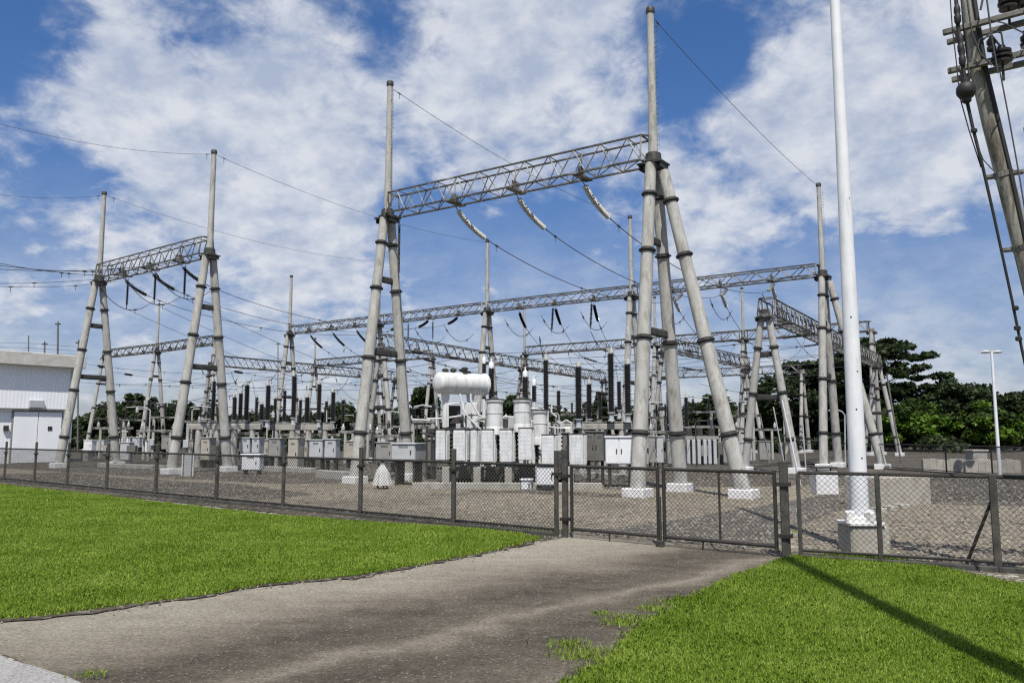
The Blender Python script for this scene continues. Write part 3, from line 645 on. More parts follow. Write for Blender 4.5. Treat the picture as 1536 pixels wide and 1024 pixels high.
def column(x, yt, yb, Y, w, label, cap='wporc', sheds=None, foot=None):
    p = Z(x, yb, Y); q = Z(x, yt, Y); h = q.z-p.z; r = w*Y/F/2; foot = p.z-.36 if foot is None else foot
    o = thing('ribbed_insulator', label, 'insulator', (p.x, p.y, foot), 'black column insulators'); c = Vector((p.x, p.y, 0))
    m = MB(); m.lathe(c+UP*foot, [(r*1.0,0),(r*1.0,.04),(r*.7,.05),(r*.65,p.z-foot-.05),(r*1.05,p.z-foot-.04),(r*1.05,p.z-foot)], 12); m.build('pedestal', M['lgrey'], o)
    k = sheds or max(9, int(h/.095)); prof = []
    for i in range(k):
        z = h*i/k; d = h/k
        prof += [(r*.66, z), (r*.68, z+d*.2), (r*1.0, z+d*.38), (r*.98, z+d*.55), (r*.68, z+d*.75)]
    m = MB(); m.lathe(p, prof+[(r*.62, h)], 12); m.build('shed_stack', M['porc'], o)
    m = MB(); m.lathe(q, [(r*.72,0),(r*.72,.08),(r*.5,.10),(r*.45,.2),(r*.15,.22),(r*.12,.32)], 10); m.tube(q+UP*.16-Vector((r*1.3,0,0)), q+UP*.16+Vector((r*1.3,0,0)), .025, n=6); m.build('terminal_cap', M[cap], o)
    return o
CO = [(319,572,630,41,7,'thin black column just left of the inner left leg'), (351,596,630,41.5,8,'shortest black column just right of the inner left leg'), (360,590,630,42,8,'black column second right of the inner left leg'), (369,578,630,41,9,'taller black column third right of the inner left leg'),
      (401,578,630,41,9,'tall black column standing alone over the grey cabinets'), (392,606,630,42.5,8,'short black column tucked left of the one standing alone'),
      (440,564,626,41,9,'tallest left hand black column in front of the long portal end post'), (460,596,634,42,9,'short black column right of the tallest left hand one'), (478,576,630,41.5,8,'middle tall black column of the row left of the near A-frame'), (499,588,632,42,8,'last black column of the row left of the near A-frame'),
      (868,550,628,32.5,12,'thick black column standing on the right concrete frame'), (884,576,628,33.5,10,'shorter black column beside the thick one on the right frame'), (917,530,618,32.5,11.5,'tallest black column in front of the long portal'), (942,546,620,32.5,12,'black column close beside the near right leg'),
      (929,572,615,38,8,'short black column set back between the two tall right ones'), (819,540,616,31,9.5,'slim tall black column behind the white turrets')]
for c in CO: column(*c)
def disconnector(x, w, yi, yb, Y, label, n=3):
    a, b = Z(x-w/2, yb, Y), Z(x+w/2, yb, Y); o = thing('disconnect_switch', label, 'switch', (a.x, a.y, 0), 'disconnect switches'); zt = Z(x, yi, Y).z
    for q in (a.lerp(b, .12), a.lerp(b, .88)): m = MB(); m.path([Vector((q.x, q.y, -.03)), Vector((q.x, q.y, a.z))], .10, 8); m.build('leg', M['pole'], o)
    m = MB(); m.cbox((a+b)/2, ((b-a).length, .22, .12), 0, .01); m.build('base_beam', M['steel'], o, False)
    for i in range(n):
        q = a.lerp(b, (i+.5)/n)+UP*.06; h = zt-q.z; k = max(4, int(h/.11)); prof = []
        for j in range(k): d = h/k; prof += [(.045,j*d),(.05,j*d+d*.2),(.095,j*d+d*.45),(.05,j*d+d*.75)]
        m = MB(); m.lathe(q, prof+[(.05,h)], 9); m.build('post_insulator', M['porc'], o)
    m = MB(); m.path([a.lerp(b, .5/n)+UP*(zt-a.z+.05), (a+b)/2+UP*(zt-a.z+.12), a.lerp(b, 1-.5/n)+UP*(zt-a.z+.05)], .03, 6); m.build('blade', M['lgrey'], o)
    m = MB(); q = a.lerp(b, .12); m.cbox(Vector((q.x, q.y-.15, min(1.1, a.z*.6))), (.32,.24,.45), 0, .015); m.build('drive_box', M['lgrey'], o, False)
    m = MB(); q = a.lerp(b, .3); m.tube(Vector((q.x, q.y-.1, .5)), Vector((q.x, q.y-.1, a.z)), .022, n=6); m.build('drive_rod', M['dsteel'], o)
for a in ((205,50,612,630,60,'switch with three posts behind the outer left A-frame'), (248,44,606,626,56,'switch with three posts in front of the distant left portal post'), (300,46,612,632,48,'switch with three posts left of the inner left front leg'), (545,40,618,636,50,'switch with three posts just behind the near left front leg'),
          (634,40,612,632,31,'switch with three posts left of the conservator legs'), (588,34,620,640,46,'switch with three posts between the near left legs'), (858,60,604,622,46,'switch with three posts above the right concrete frame'), (1040,70,598,618,48,'wide switch with three posts left of the raking leg'),
          (1110,50,604,624,52,'switch with three posts behind the raking leg'), (985,40,606,626,46,'switch with three posts between the thick right legs'), (430,50,622,640,52,'switch with three posts under the long portal end post')): disconnector(*a)
for (x0, y0, Ya), (x1, y1, Yb), w in (((125,545,70),(425,557,58),'upper bare wire behind both left A-frames'), ((120,573,66),(432,566,60),'lower bare wire behind both left A-frames'), ((330,552,60),(640,577,48),'bare wire falling from the inner left A-frame to the tank'), ((560,548,52),(900,578,62),'bare wire passing just over the conservator'), ((655,545,46),(960,600,60),'steep bare wire from the tank to the near right leg'),
        ((640,562,44),(880,592,52),'bare wire behind the turret bushings'), ((1005,520,50),(1232,531,50),'upper bare wire behind the raking leg'), ((1000,546,52),(1240,561,52),'middle bare wire behind the raking leg'), ((1050,576,55),(1232,587,58),'lower bare wire behind the raking leg'), ((860,530,50),(1000,548,50),'bare wire across the tall black columns'), ((420,590,50),(560,600,48),'bare wire over the left switch columns'), ((880,585,44),(1000,575,48),'low bare wire crossing between the black columns'), ((160,556,64),(560,585,50),'long bare wire sloping behind both near left legs'), ((440,545,56),(760,560,56),'bare wire level with the conservator lid'), ((610,530,52),(940,590,44),'steep bare wire crossing all the white turrets'), ((760,548,50),(1060,540,50),'level bare wire passing the tops of the tall columns'), ((800,602,42),(960,598,42),'lowest bare wire right above the right frame'),
        ((290,600,46),(520,606,46),'lowest bare wire just over the left concrete frames'), ((1080,505,58),(1240,515,58),'high bare wire between the bus gantry and the end spike'), ((180,600,60),(330,590,52),'lowest bare wire between the two left A-frames')):
    pts = sagp(Z(x0, y0, Ya), Z(x1, y1, Yb), .45, 24); L = plen(pts)
    o = wire(pts, w, .017, group='bare busbar wires', marks=(L*.2, L*.45, L*.7))
    string(cut(pts, L*.08, L*.08+1.3, .1), 'short dark string on the '+w, M['porc'], 'strings on the bare wires', r=.09, pitch=.1)
r_ = random.Random(4)
for c in CO:
    a = Z(c[0], c[1]-5, c[3]); b = Z(c[0]+r_.uniform(-34, 34), c[1]-r_.uniform(18, 42), c[3]+r_.uniform(-2, 4))
    wire(sagp(a, b, r_.uniform(.15,.5), 10), 'lead wire above the '+c[5].replace('column right of the tallest left hand one','column beside the tallest left hand one').replace('in front of the long portal end post','before the long portal end post').replace('standing on the right concrete frame','on the right frame').replace('fourth ',''), .014, group='leads from the black columns', name='lead_wire', marks=(.15, .7))
MORE = [(336,588,632,46,6,'thin black column between the inner left legs'), (384,596,634,47,6,'faint black column behind the two pale grey twin cabinets'), (412,598,634,47,6,'faint black column right of the tall one standing alone'), (426,586,632,50,6,'faint black column left of the tallest left hand one'),
        (450,600,636,49,6,'faint black column in the middle gap of the left row'), (489,602,636,49,6,'faint black column before the last of the left row'), (514,600,640,50,6,'faint black column touching the near left leg'), (270,594,634,52,6,'faint black column left of the inner left leg'), (222,600,640,58,6,'faint black column behind the left portal middle'),
        (838,586,630,45,7,'faint black column left of the thick one on the right frame'), (900,588,630,46,7,'faint black column between the thick and the tallest ones'), (956,578,628,46,7,'faint black column just left of the near right leg'), (1003,588,640,45,7,'faint black column between the thick right legs'), (1030,596,640,46,7,'faint black column left of the raking leg')]
for c in MORE: column(*c)
def support(x0, x1, y, Y, label):
    a, b = Z(x0, y, Y), Z(x1, y, Y); o = thing('pipe_support', label, 'support frame', (a.x, a.y, 0), 'steel pipe supports')
    m = MB(); m.cbox((a+b)/2, ((b-a).length, .16, .16), 0, .01); m.build('cross_beam', M['steel'], o, False)
    k = max(2, int((b-a).length/1.3))
    for i in range(k): q = a.lerp(b, (i+.3)/(k-.4)); m = MB(); m.path([Vector((q.x, q.y, -.03)), Vector((q.x, q.y, a.z-.08))], .085, 8); m.build('leg', M['pole'], o)
    for i in range(k*2): q = a.lerp(b, (i+.5)/(2*k)); m = MB(); m.lathe(q+UP*.08, [(.06,0),(.06,.05),(.10,.07),(.10,.2),(.06,.22),(.09,.26),(.05,.3),(.02,.42)], 8); m.build('post_insulator', M['porc'] if i % 3 else M['wporc'], o)
for a in ((140,200,642,57,'low support frame behind the outer left legs'), (205,268,646,52,'low support frame left of the inner left front leg'), (508,562,648,46,'low support frame behind the near left front leg'), (560,606,654,40,'low support frame between the near left legs'), (612,652,640,33,'low support frame left of the conservator legs'),
          (970,1022,648,44,'low support frame between the thick right legs'), (1022,1092,640,52,'low support frame above the second transformer'), (1095,1172,644,54,'low support frame behind the raking leg foot'), (840,950,654,38,'low support frame under the right concrete frame'), (300,400,650,48,'low support frame under the left columns'), (410,510,652,49,'low support frame under the middle columns')): support(*a)
# ---------------------------------------------------------------- the transformer
TC = Vector(((775-768)/F*26.6, 26.6, 0))
tr = thing('transformer', 'large white power transformer with conservator tank and radiator panels', 'transformer', (TC.x, TC.y, 0))
def pxbox(name, x0, x1, y0, y1, Y, depth, mat, parent, b=.015, rz=YAW*0.35):
    a = Z((x0+x1)/2, y0, Y); c = Z((x0+x1)/2, y1, Y); w = (x1-x0)*Y/F
    m = MB(); m.cbox(Vector((a.x, a.y+depth/2, (a.z+c.z)/2)), (w, depth, abs(a.z-c.z)), rz, b)
    return m.build(name, mat, parent, False)
pxbox('tank', 672, 858, 640, 712, 27.6, 2.2, M['tank'], tr, .04, 0)
pxbox('skid', 655, 872, 710, 722, 27.3, 2.6, M['dgrey'], tr, .02, 0)
for i, x in enumerate((668,715,762,808,855)):
    pxbox('support_pier', x-5, x+6, 700, 731, 25.7, .5, M['conc'], tr, .02, 0)
RADS = [(653,672,645,690),(679,702,645,691),(705,719,645,693),(721,744,645,693),(749,772,645,693),(777,802,643,690),(812,835,653,697),(854,879,652,697)]
for x0, x1, y0, y1 in RADS:
    Y = 25.6; a = Z((x0+x1)/2-1.5, y0, Y); b = Z((x0+x1)/2-1.5, y1, Y); w = (x1-x0-4)*Y/F; Mr = Matrix.Rotation(YAW*.35, 3, 'Z'); C0 = Vector((a.x, a.y+.07, (a.z+b.z)/2))
    m = MB(); m.cbox(C0, (w, .10, a.z-b.z), YAW*.35, .03)
    for j in range(7): m.cbox(C0+Mr @ Vector((.03, .12+j*.085, 0)), (w*.96, .03, (a.z-b.z)*.97), YAW*.35, .01)
    for k in range(7):                                   # pressed flutes of the front panel
        z = a.z-(a.z-b.z)*(k+.7)/7.6
        for j in range(3): m.cbox(Vector((a.x, a.y+.07, z))+Mr @ Vector((w*(j-1)*.27, -.0485, 0)), (w*.15, .009, (a.z-b.z)*.06), YAW*.35, .005)
    ro = m.build('radiator', M['rad'], tr, False)
    m = MB(); m.cbox(C0+Mr @ Vector((.0, .32, 0))+UP*((a.z-b.z)/2+.02), (w*1.02, .72, .05), YAW*.35, .01); m.build('top_channel', M['dsteel'], ro, False)
    for z in (a.z-.08, b.z+.08): m = MB(); m.tube(Vector((a.x, a.y+.3, z)), Vector((a.x, a.y+1.9, z)), .045, n=8); m.build('header_pipe', M['tank'], ro)
for x in (676,704,746,774,805,846):                      # valves and flexible joints behind and between the radiators
    p = Z(x, 668, 26.1); m = MB()
    for k in range(7): m.lathe(p+UP*(-.45+k*.13), [(.05,0),(.10,.03),(.10,.07),(.05,.10)], 10)
    m.tube(p-UP*.9, p+UP*.55, .05, n=8); m.build('bellows', M['dsteel'], tr)
for x, y, w in ((690,706,30),(735,708,34),(790,706,30),(838,708,26)):
    pxbox('under_box', x-w/2, x+w/2, y-8, y+12, 26.9, .8, M['dgrey'], tr, .03, 0)
for L in ([(640,640),(640,705),(652,716)], [(648,650),(647,712)], [(630,648),(655,655),(660,690)], [(700,696),(712,722)], [(760,696),(748,724)], [(815,700),(830,724)], [(655,702),(860,704)]):
    q = MB(); q.path([Z(x, y, 25.9) for x, y in L], .032, 7); q.build('pipe', M['dsteel'], tr)
# conservator
ca, cb = Z(657, 574, 26.2), Z(726, 577, 27.2); ax = (cb-ca).normalized(); Lc = (cb-ca).length
m = MB(); rc = .36; m.lathe(ca, [(.04,-.11),(.16,-.10),(.26,-.07),(.33,-.02),(rc,.05),(rc,.08),(rc,.14),(rc,Lc*.5),(rc,Lc-.14),(rc,Lc-.08),(rc,Lc-.03),(rc+.03,Lc-.02),(rc+.03,Lc+.03),(.30,Lc+.035),(.05,Lc+.05)], 28, ax)
cons = m.build('conservator', M['tank'], tr)
m = MB(); m.lathe(ca+ax*(Lc*.40), [(rc-.01,0),(rc+.006,0),(rc+.006,.025),(rc-.01,.025)], 28, ax); m.build('seam_band', M['tank'], cons)
m = MB(); m.lathe(cb+ax*.05, [(.10,0),(.10,.05),(.02,.06)], 12, ax)
for k in range(12):
    w = k*math.pi/6; e1 = ax.cross(UP).normalized(); e2 = e1.cross(ax)
    m.tube(cb+ax*.02+(e1*math.cos(w)+e2*math.sin(w))*.34, cb+ax*.07+(e1*math.cos(w)+e2*math.sin(w))*.34, .02, n=5)
m.build('end_flange', M['dsteel'], cons)
for x in (.16, .70):
    p = ca.lerp(cb, x); m = MB(); m.path([Vector((p.x, p.y, 1.9)), Vector((p.x, p.y, p.z-rc-.22)), Vector((p.x, p.y, p.z-rc-.2)), Vector((p.x, p.y, p.z-rc+.12))], [.10,.10,.13,.15], 14); m.build('conservator_leg', M['tank'], tr)
for x, y0, y1, w in ((742,600,640,25),(783,600,636,25),(810,616,655,22)):
    a, b = Z(x, y1, 26.0), Z(x, y0, 26.0); r = w*26/F/2; h = b.z-a.z
    m = MB(); m.lathe(a, [(r*1.05,-.25),(r*1.05,-.02),(r,0),(r,.03),(r,h*.48),(r,h*.5),(r+.015,h*.502),(r+.015,h*.53),(r,h*.532),(r,h*.55),(r,h-.08),(r,h-.051),(r+.04,h-.05),(r+.04,h)], 20)
    tu = m.build('turret', M['tank'], tr); m = MB(); m.lathe(b, [(r+.05,.003),(r+.05,.035),(r*.5,.05),(r*.3,.10)], 20); m.build('lid', M['dsteel'], tu)
for x, y0, y1, Y, w in ((737,552,600,27.6,11),(788,565,602,27.6,11),(801,578,602,28.0,9),(726,545,598,28.6,8)):
    p, q = Z(x, y1, Y), Z(x, y0, Y); h = q.z-p.z; r = w*Y/F/2; prof = []
    k = int(h/.08)
    for i in range(k):
        z = h*i/k; d = h/k; prof += [(r*.66,z),(r*.68,z+d*.2),(r,z+d*.4),(r*.96,z+d*.56),(r*.68,z+d*.75)]
    m = MB(); m.lathe(p, prof+[(r*.6,h)], 12); bo = m.build('bushing', M['porc'], tr)
    m = MB(); m.lathe(q, [(r*.7,0),(r*.75,.14),(r*.55,.2),(.03,.22),(.025,.34)], 10); m.build('bushing_cap', M['white'], bo)
    m = MB(); m.path([Vector((p.x, p.y, 2.2)), p], r*.7, 10); m.build('bushing_foot', M['tank'], tr)
# pipework on and over the tank
def pp(L, Y, r): q = MB(); q.path([Z(x, y, Y) for x, y in L], r, 7); q.build('pipe', M['tank'], tr)
pp([(640,628),(668,627),(700,622)], 26.4, .03); pp([(655,598),(655,640)], 26.6, .035); pp([(672,606),(695,604),(697,640)], 26.3, .03)
pp([(690,590),(694,612),(702,625),(722,645)], 26.1, .03); pp([(706,590),(706,600),(718,622),(740,632)], 26.3, .035); pp([(756,624),(772,626),(778,640)], 26.0, .03)
pp([(797,575),(797,655)], 26.1, .022); pp([(797,612),(822,615),(822,660)], 25.9, .022); pp([(797,632),(820,632)], 25.9, .022); pp([(822,640),(850,643)], 26.2, .025)
pp([(690,628),(760,626)], 27.0, .035); pp([(650,630),(618,629)], 26.8, .025); pp([(828,600),(827,618),(835,625)], 27.2, .03); pp([(672,606),(672,640)], 26.3, .03); pp([(715,600),(715,640)], 26.8, .03)
for x0, x1, y0, y1, mt in ((670,690,608,642,'dsteel'),(697,716,604,622,'tank'),(700,718,624,642,'tank'),(762,778,624,642,'lgrey'),(752,762,628,642,'dsteel'),(836,846,632,652,'lgrey'),(640,652,642,656,'dsteel'),(724,734,628,644,'dgrey')):
    pxbox('fitting_box', x0, x1, y0, y1, 26.7, .35, M[mt], tr, .02, 0)
m = MB()
for x, y in ((697,556),(680,558),(668,558)): p = Z(x, y, 26.6); m.lathe(p-UP*.08, [(.07,0),(.07,.1),(.11,.11),(.11,.18),(.05,.2)], 10)
m.build('filler_cap', M['dsteel'], cons)
for x, y in ((846,0),): pass
# transformer bay kerb
kb = MB(); ka, kc = Z(618,732,25.0), Z(905,734,24.6)
kb.cbox(Vector(((ka.x+kc.x)/2, 25.0, .08)), (kc.x-ka.x, .25, .24), -.03, .02)
o = thing('kerb', 'low concrete kerb in front of the transformer', 'kerb', (ka.x, 25, 0)); kb.build('kerb_stone', M['conc'], o, False)
# ---------------------------------------------------------------- cabinets
def cabinet(x0, x1, y0, y1, Y, mat, label, doors=1, stand=True, depth=.5, name='cabinet', base=0.0, rz=YAW*.3, group='switchgear cabinets', vents=True):
    a = Z((x0+x1)/2, y0, Y); b = Z((x0+x1)/2, y1, Y); w = (x1-x0)*Y/F; h = a.z-b.z; zc = (a.z+b.z)/2
    o = thing(name, label, 'cabinet', (a.x, a.y, 0), group); Mr = Matrix.Rotation(rz, 3, 'Z'); c = Vector((a.x, a.y+depth/2, 0))
    P = lambda x, y, z: c+Mr @ Vector((x, y, 0))+UP*z
    m = MB(); m.cbox(P(0,0,zc), (w, depth, h), rz, .015); m.build('body', M[mat], o, False)
    m = MB(); m.cbox(P(0,-.02,a.z+.02), (w+.07, depth+.08, .045), rz, .012); m.build('roof', M[mat], o, False)
    for i in range(doors):
        dw = w/doors; m = MB(); m.cbox(P(-w/2+dw*(i+.5), -depth/2-.012, zc), (dw-.03, .026, h-.06), rz, .008); d = m.build('door', M[mat], o, False)
        m = MB(); m.cbox(P(-w/2+dw*(i+.5)+dw*(.32 if i == 0 else -.32), -depth/2-.04, zc), (.035, .04, .13), rz, .006); m.build('handle', M['dsteel'], d, False)
        if vents:
            m = MB()
            for j in range(3): m.box(P(-w/2+dw*(i+.5), -depth/2-.028, zc+h*.30+j*.035), (dw*.4, .012, .012), rz)
            m.build('vent', M['dgrey'], d, False)
    if stand and b.z > .12:
        for sx in (-1, 1): m = MB(); m.cbox(P(sx*w*.38, 0, b.z/2-.03), (.08, depth*.7, b.z+.06), rz, .008); m.build('leg', M['dsteel'], o, False)
    return o
cabinet(303,317,657,690,40,'beige','narrow beige cabinet right of the inner left front leg', depth=.6)
cabinet(318,335,657,678,41,'dgrey','dark grey cabinet between the legs of the inner left A-frame')
cabinet(362,377,657,680,39,'lgrey','pale grey cabinet left of its twin above the white box')
cabinet(379,391,657,680,39,'lgrey','pale grey cabinet right of its twin above the white box')
cabinet(404,423,658,686,38.5,'grey','mid grey cabinet right of the inner left A-frame')
cabinet(434,450,657,704,37,'beige','tall beige cabinet standing on the ground under the black columns', stand=False, depth=.7)
cabinet(453,463,660,686,38.5,'beige','narrowest beige cabinet squeezed next to the tall one')
cabinet(465,486,660,689,37.5,'lgrey','left of the two bluish grey cabinets near the near A-frame')
cabinet(488,506,659,690,37.5,'lgrey','right of the two bluish grey cabinets near the near A-frame')
cabinet(363,392,682,705,33.5,'white','small white box on a short post in front of the grey cabinets', depth=.35)
cabinet(592,630,666,690,26.5,'lgrey','wide pale grey control box beside the back leg of the near A-frame', depth=.9, rz=YAW*.45)
cabinet(806,834,699,728,24.2,'white','white box low in front of the transformer near the gate post', depth=.3, vents=False)
cabinet(783,798,720,735,24.6,'white','smallest white box at ground level beneath the radiators', depth=.3, stand=False, vents=False)
cabinet(911,951,656,696,25.6,'white','bright white double door cabinet left of the near right leg', doors=2, depth=.6, vents=False)
cabinet(881,908,648,692,27,'dgrey','dark grey cabinet with a sloping shadowed side next to the white double door one', doors=2, depth=.7)
cabinet(565,592,664,694,36,'grey','grey cabinet behind the near left A-frame')
cabinet(520,536,662,690,40,'beige','beige cabinet half hidden by the near left A-frame')
far_c = [(126,140,660,676,60),(143,158,660,676,62),(160,172,664,690,52),(184,196,656,672,66),(199,211,656,671,66),(122,134,678,692,50),(214,226,660,680,60),(181,196,664,690,50),(243,256,654,674,56),(976,992,650,678,45)]
for i, q in enumerate(far_c[:-1]):
    cabinet(*q, ('white','lgrey','grey')[i % 3], ('pale distant box right beside the outer left leg','second distant box right of the outer left leg','grey distant box behind the outer left back leg','white distant box high behind the left portal','pale distant box next to the high white one behind the left portal','small distant box low beside the building corner','distant box midway between the two left A-frames','white distant cabinet midway behind the left portal','grey distant cabinet left of the inner left front leg')[i], group='distant boxes behind the left portal', vents=False)
# second transformer behind the right A-frame
t2 = thing('transformer', 'second pale transformer with dark slots seen between the right A-frame legs', 'transformer', (12, 44, 0))
pxbox('tank', 1025, 1085, 662, 700, 45, 2.0, M['dgrey'], t2, .03, 0)
for x in (1030,1038,1046,1055,1062,1070): pxbox('radiator', x, x+5, 659, 696, 44.2, .5, M['lgrey'], t2, .02, 0)
pxbox('cover', 1028, 1080, 654, 659, 44.4, 1.8, M['grey'], t2, .02, 0)
for x in (1033, 1050, 1068): pxbox('valve_box', x-4, x+4, 642, 654, 44.8, .5, M['dsteel'], t2, .02, 0)
for x in (976, 990): pass
cabinet(974,984,655,694,40,'grey','slim grey cabinet between the near right legs', vents=False); cabinet(986,996,655,694,40,'lgrey','slim pale cabinet between the near right legs', vents=False)
for q in ((520,546,668,692,44,'grey','grey cabinet just behind the foot of the near left leg'), (398,404,660,690,40,'beige','very slim beige cabinet between the grey ones'), (284,300,660,688,44,'beige','beige cabinet behind the inner left front leg'), (338,350,664,690,42,'grey','grey cabinet hidden by the inner left back leg'), (602,618,690,712,30,'dgrey','dark low box under the wide control box'), (640,652,660,700,30,'dgrey','dark slim cabinet left of the first radiator'), (1002,1020,660,696,42,'grey','grey cabinet between thick leg and second transformer'), (1086,1100,662,694,44,'grey','grey cabinet right of the second transformer'), (1110,1128,664,692,48,'lgrey','pale cabinet behind the raking leg foot'), (1140,1156,662,690,50,'grey','grey cabinet behind the bus gantry legs'), (846,853,650,692,26,'dgrey','dark slim box between the last two radiators')):
    cabinet(*q, vents=False)
for L, hgt, lab in (((478,716,532,720), .30, 'low beige kerb beyond the fence left of the near A-frame'), ((400,706,470,709), .22, 'low dark kerb under the beige cabinet'), ((150,700,250,704), .2, 'low kerb behind the left portal feet'), ((880,716,960,722), .22, 'low kerb beside the near right leg')):
    a, b = G(L[0], L[1]), G(L[2], L[3]); o = thing('kerb', lab, 'kerb', a); m = MB(); m.cbox((a+b)/2+UP*(hgt/2-.02), ((b-a).length, .3, hgt+.04), math.atan2(b.y-a.y, b.x-a.x), .02); m.build('kerb_stone', M['conc'], o, False)
r_ = random.Random(21)
for i in range(26):                                      # small fittings crowding the tank top
    x, y, w, h = r_.uniform(655, 850), r_.uniform(618, 648), r_.uniform(3, 9), r_.uniform(4, 12)
    if i % 3 == 0: pxbox('fitting_box', x-w/2, x+w/2, y-h/2, y+h/2, r_.uniform(26.3, 27.2), .25, M[r_.choice(('dsteel','tank','dgrey','lgrey'))], tr, .015, 0)
    else:
        q = MB(); Y = r_.uniform(26.0, 27.2); x2 = x+r_.uniform(-22, 22); q.path([Z(x, 650, Y), Z(x, y, Y), Z((x+x2)/2, y-r_.uniform(0, 5), Y), Z(x2, y, Y), Z(x2, y+r_.uniform(6, 16), Y)], r_.uniform(.015, .032), 6); q.build('pipe', M[r_.choice(('dsteel','tank','dsteel'))], tr)
for i in range(34):                                      # slender risers and stands in the crowd of equipment
    x, yt, Y = r_.uniform(140, 1185), r_.uniform(612, 655), r_.uniform(41, 60); a = Z(x, yt, Y)
    o = thing('riser_pipe', 'slender riser pipe with an elbow among the switchgear behind the cabinets', 'pipe', (a.x, a.y, 0), 'slender riser pipes')
    e = r_.choice((-1, 1))*r_.uniform(.25, .9); m = MB(); m.path([Vector((a.x, a.y, -.02)), Vector((a.x, a.y, a.z-.1)), Vector((a.x+e*.15, a.y, a.z)), Vector((a.x+e, a.y, a.z))], r_.uniform(.03, .055), 7); m.build('pipe', M[r_.choice(('dsteel','pole','grey','dsteel'))], o)
    m = MB(); m.lathe(Vector((a.x+e, a.y, a.z-.08)), [(.05,-.15),(.09,-.12),(.09,.12),(.05,.16),(.05,.25)], 8); m.build('valve_head', M[r_.choice(('dsteel','porc','lgrey'))], o)
for i in range(26):
    x, Y = r_.uniform(150, 1180), r_.uniform(40, 58); a = Z(x, r_.uniform(664, 676), Y); w, h = r_.uniform(.3, .7), r_.uniform(.45, .8)
    o = thing('junction_box', 'small dull junction box on a short post among the switchgear', 'box', (a.x, a.y, 0), 'small junction boxes')
    m = MB(); m.cbox(a, (w, .3, h), r_.uniform(-.3, .3), .015); m.build('body', M[r_.choice(('dgrey','grey','dgrey','beige'))], o, False)
    m = MB(); m.path([Vector((a.x, a.y, -.02)), Vector((a.x, a.y, a.z-h/2))], .05, 7); m.build('post', M['dsteel'], o)
# bell shaped white cover
p = G(573, 733); hb = Z(573, 694, p.y).z
o = thing('fabric_cover', 'bell shaped white cloth cover standing on dark feet behind the fence', 'cover', p)
m = MB(); prof = [(.30,.12),(.29,.18),(.26,.30),(.24,hb*.45),(.22,hb*.58),(.17,hb*.74),(.10,hb*.86),(.06,hb*.93),(.075,hb*.97),(.03,hb)]
m.lathe(p, prof, 42); k = np.array(m.v)
for i in range(len(k)):
    w = math.atan2(k[i][1]-p.y, k[i][0]-p.x); f = 1+(.09*math.sin(w*7)+.07*math.sin(w*4+k[i][2]*5)+.05*math.sin(w*11+2))*(1-k[i][2]/hb*.5); m.v[i] = (p.x+(k[i][0]-p.x)*f, p.y+(k[i][1]-p.y)*f, k[i][2])
m.build('cloth', M['cloth'], o)
m = MB()
for dx in (-.15, .05, .17): m.tube(p+Vector((dx, 0, -.02)), p+Vector((dx*.7, 0, .2)), .03, n=6)
m.tube(p+UP*(hb-.03), p+UP*(hb+.08), .06, n=8); m.build('foot', M['dsteel'], o)
# white painted block, its dark plate
p = G(1237, 741); ht = Z(1237, 706, p.y).z
o = thing('concrete_block', 'white painted concrete block under a dark plate left of the white mast', 'block', p)
m = MB(); m.cbox(p+UP*(ht/2), (.62,.5,ht), 0, .02); m.build('block', M['wplinth'], o, False)
m = MB(); m.cbox(p+UP*(ht+.10), (.6,.5,.05), 0, .01)
for sx in (-.2,.2): m.tube(p+Vector((sx,0,ht)), p+Vector((sx,0,ht+.1)), .02, n=6)
m.build('plate', M['dsteel'], o, False)
# grey concrete blocks by the mast
p0, p1 = G(1308, 762), G(1385, 757)
o = thing('concrete_block', 'weathered concrete duct box behind the white mast', 'block', p0)
m = MB(); c = (p0+p1)/2; m.cbox(Vector((c.x, c.y+.5, .34)), ((p1-p0).length, 1.0, .70), math.atan2(p1.y-p0.y, p1.x-p0.x), .02); m.build('box', M['beige'], o, False)
for i in range(3): m = MB(); q = G(1322+i*17, 769-i*3); m.cbox(Vector((q.x, q.y+.1, .05)), (.22,.3,.12), .2, .02); m.build('footing', M['beige'], o, False)
w0, w1 = G(1384, 707), G(1530, 709)
o = thing('retaining_wall', 'low pale stone wall in front of the right hand trees', 'wall', w0)
m = MB(); nseg = 14
for i in range(nseg):
    a, b = w0.lerp(w1, i/nseg), w0.lerp(w1, (i+1)/nseg); h = .55+.03*math.sin(i*1.7)
    m.cbox((a+b)/2+UP*(h/2), ((b-a).length-.004, .5, h), math.atan2(b.y-a.y, b.x-a.x), .006)
m.build('stonework', M['beige'], o, False)
p = G(1466, 706)
o = thing('stone_pier', 'short square stone pier on the low pale wall', 'pier', p)
m = MB(); m.cbox(p+UP*.45, (.7,.6,.9), .1, .03); m.cbox(p+UP*.93, (.8,.7,.08), .1, .02); m.build('shaft', M['conc'], o, False)
# sign board leaning near the inner left leg
p = G(281, 714)
o = thing('white_board', 'small white board leaning by the foot of the inner left front leg', 'board', p)
m = MB(); m.cbox(p+UP*.42, (.32,.05,.86), -.2, .01); m.build('panel', M['lgrey'], o, False)
m = MB(); m.cbox(p+Vector((.22,0,.42)), (.05,.06,.9), -.2, .01); m.cbox(p+Vector((-.22,0,.42)), (.05,.06,.9), -.2, .01); m.build('edge_post', M['wplinth'], o, False)
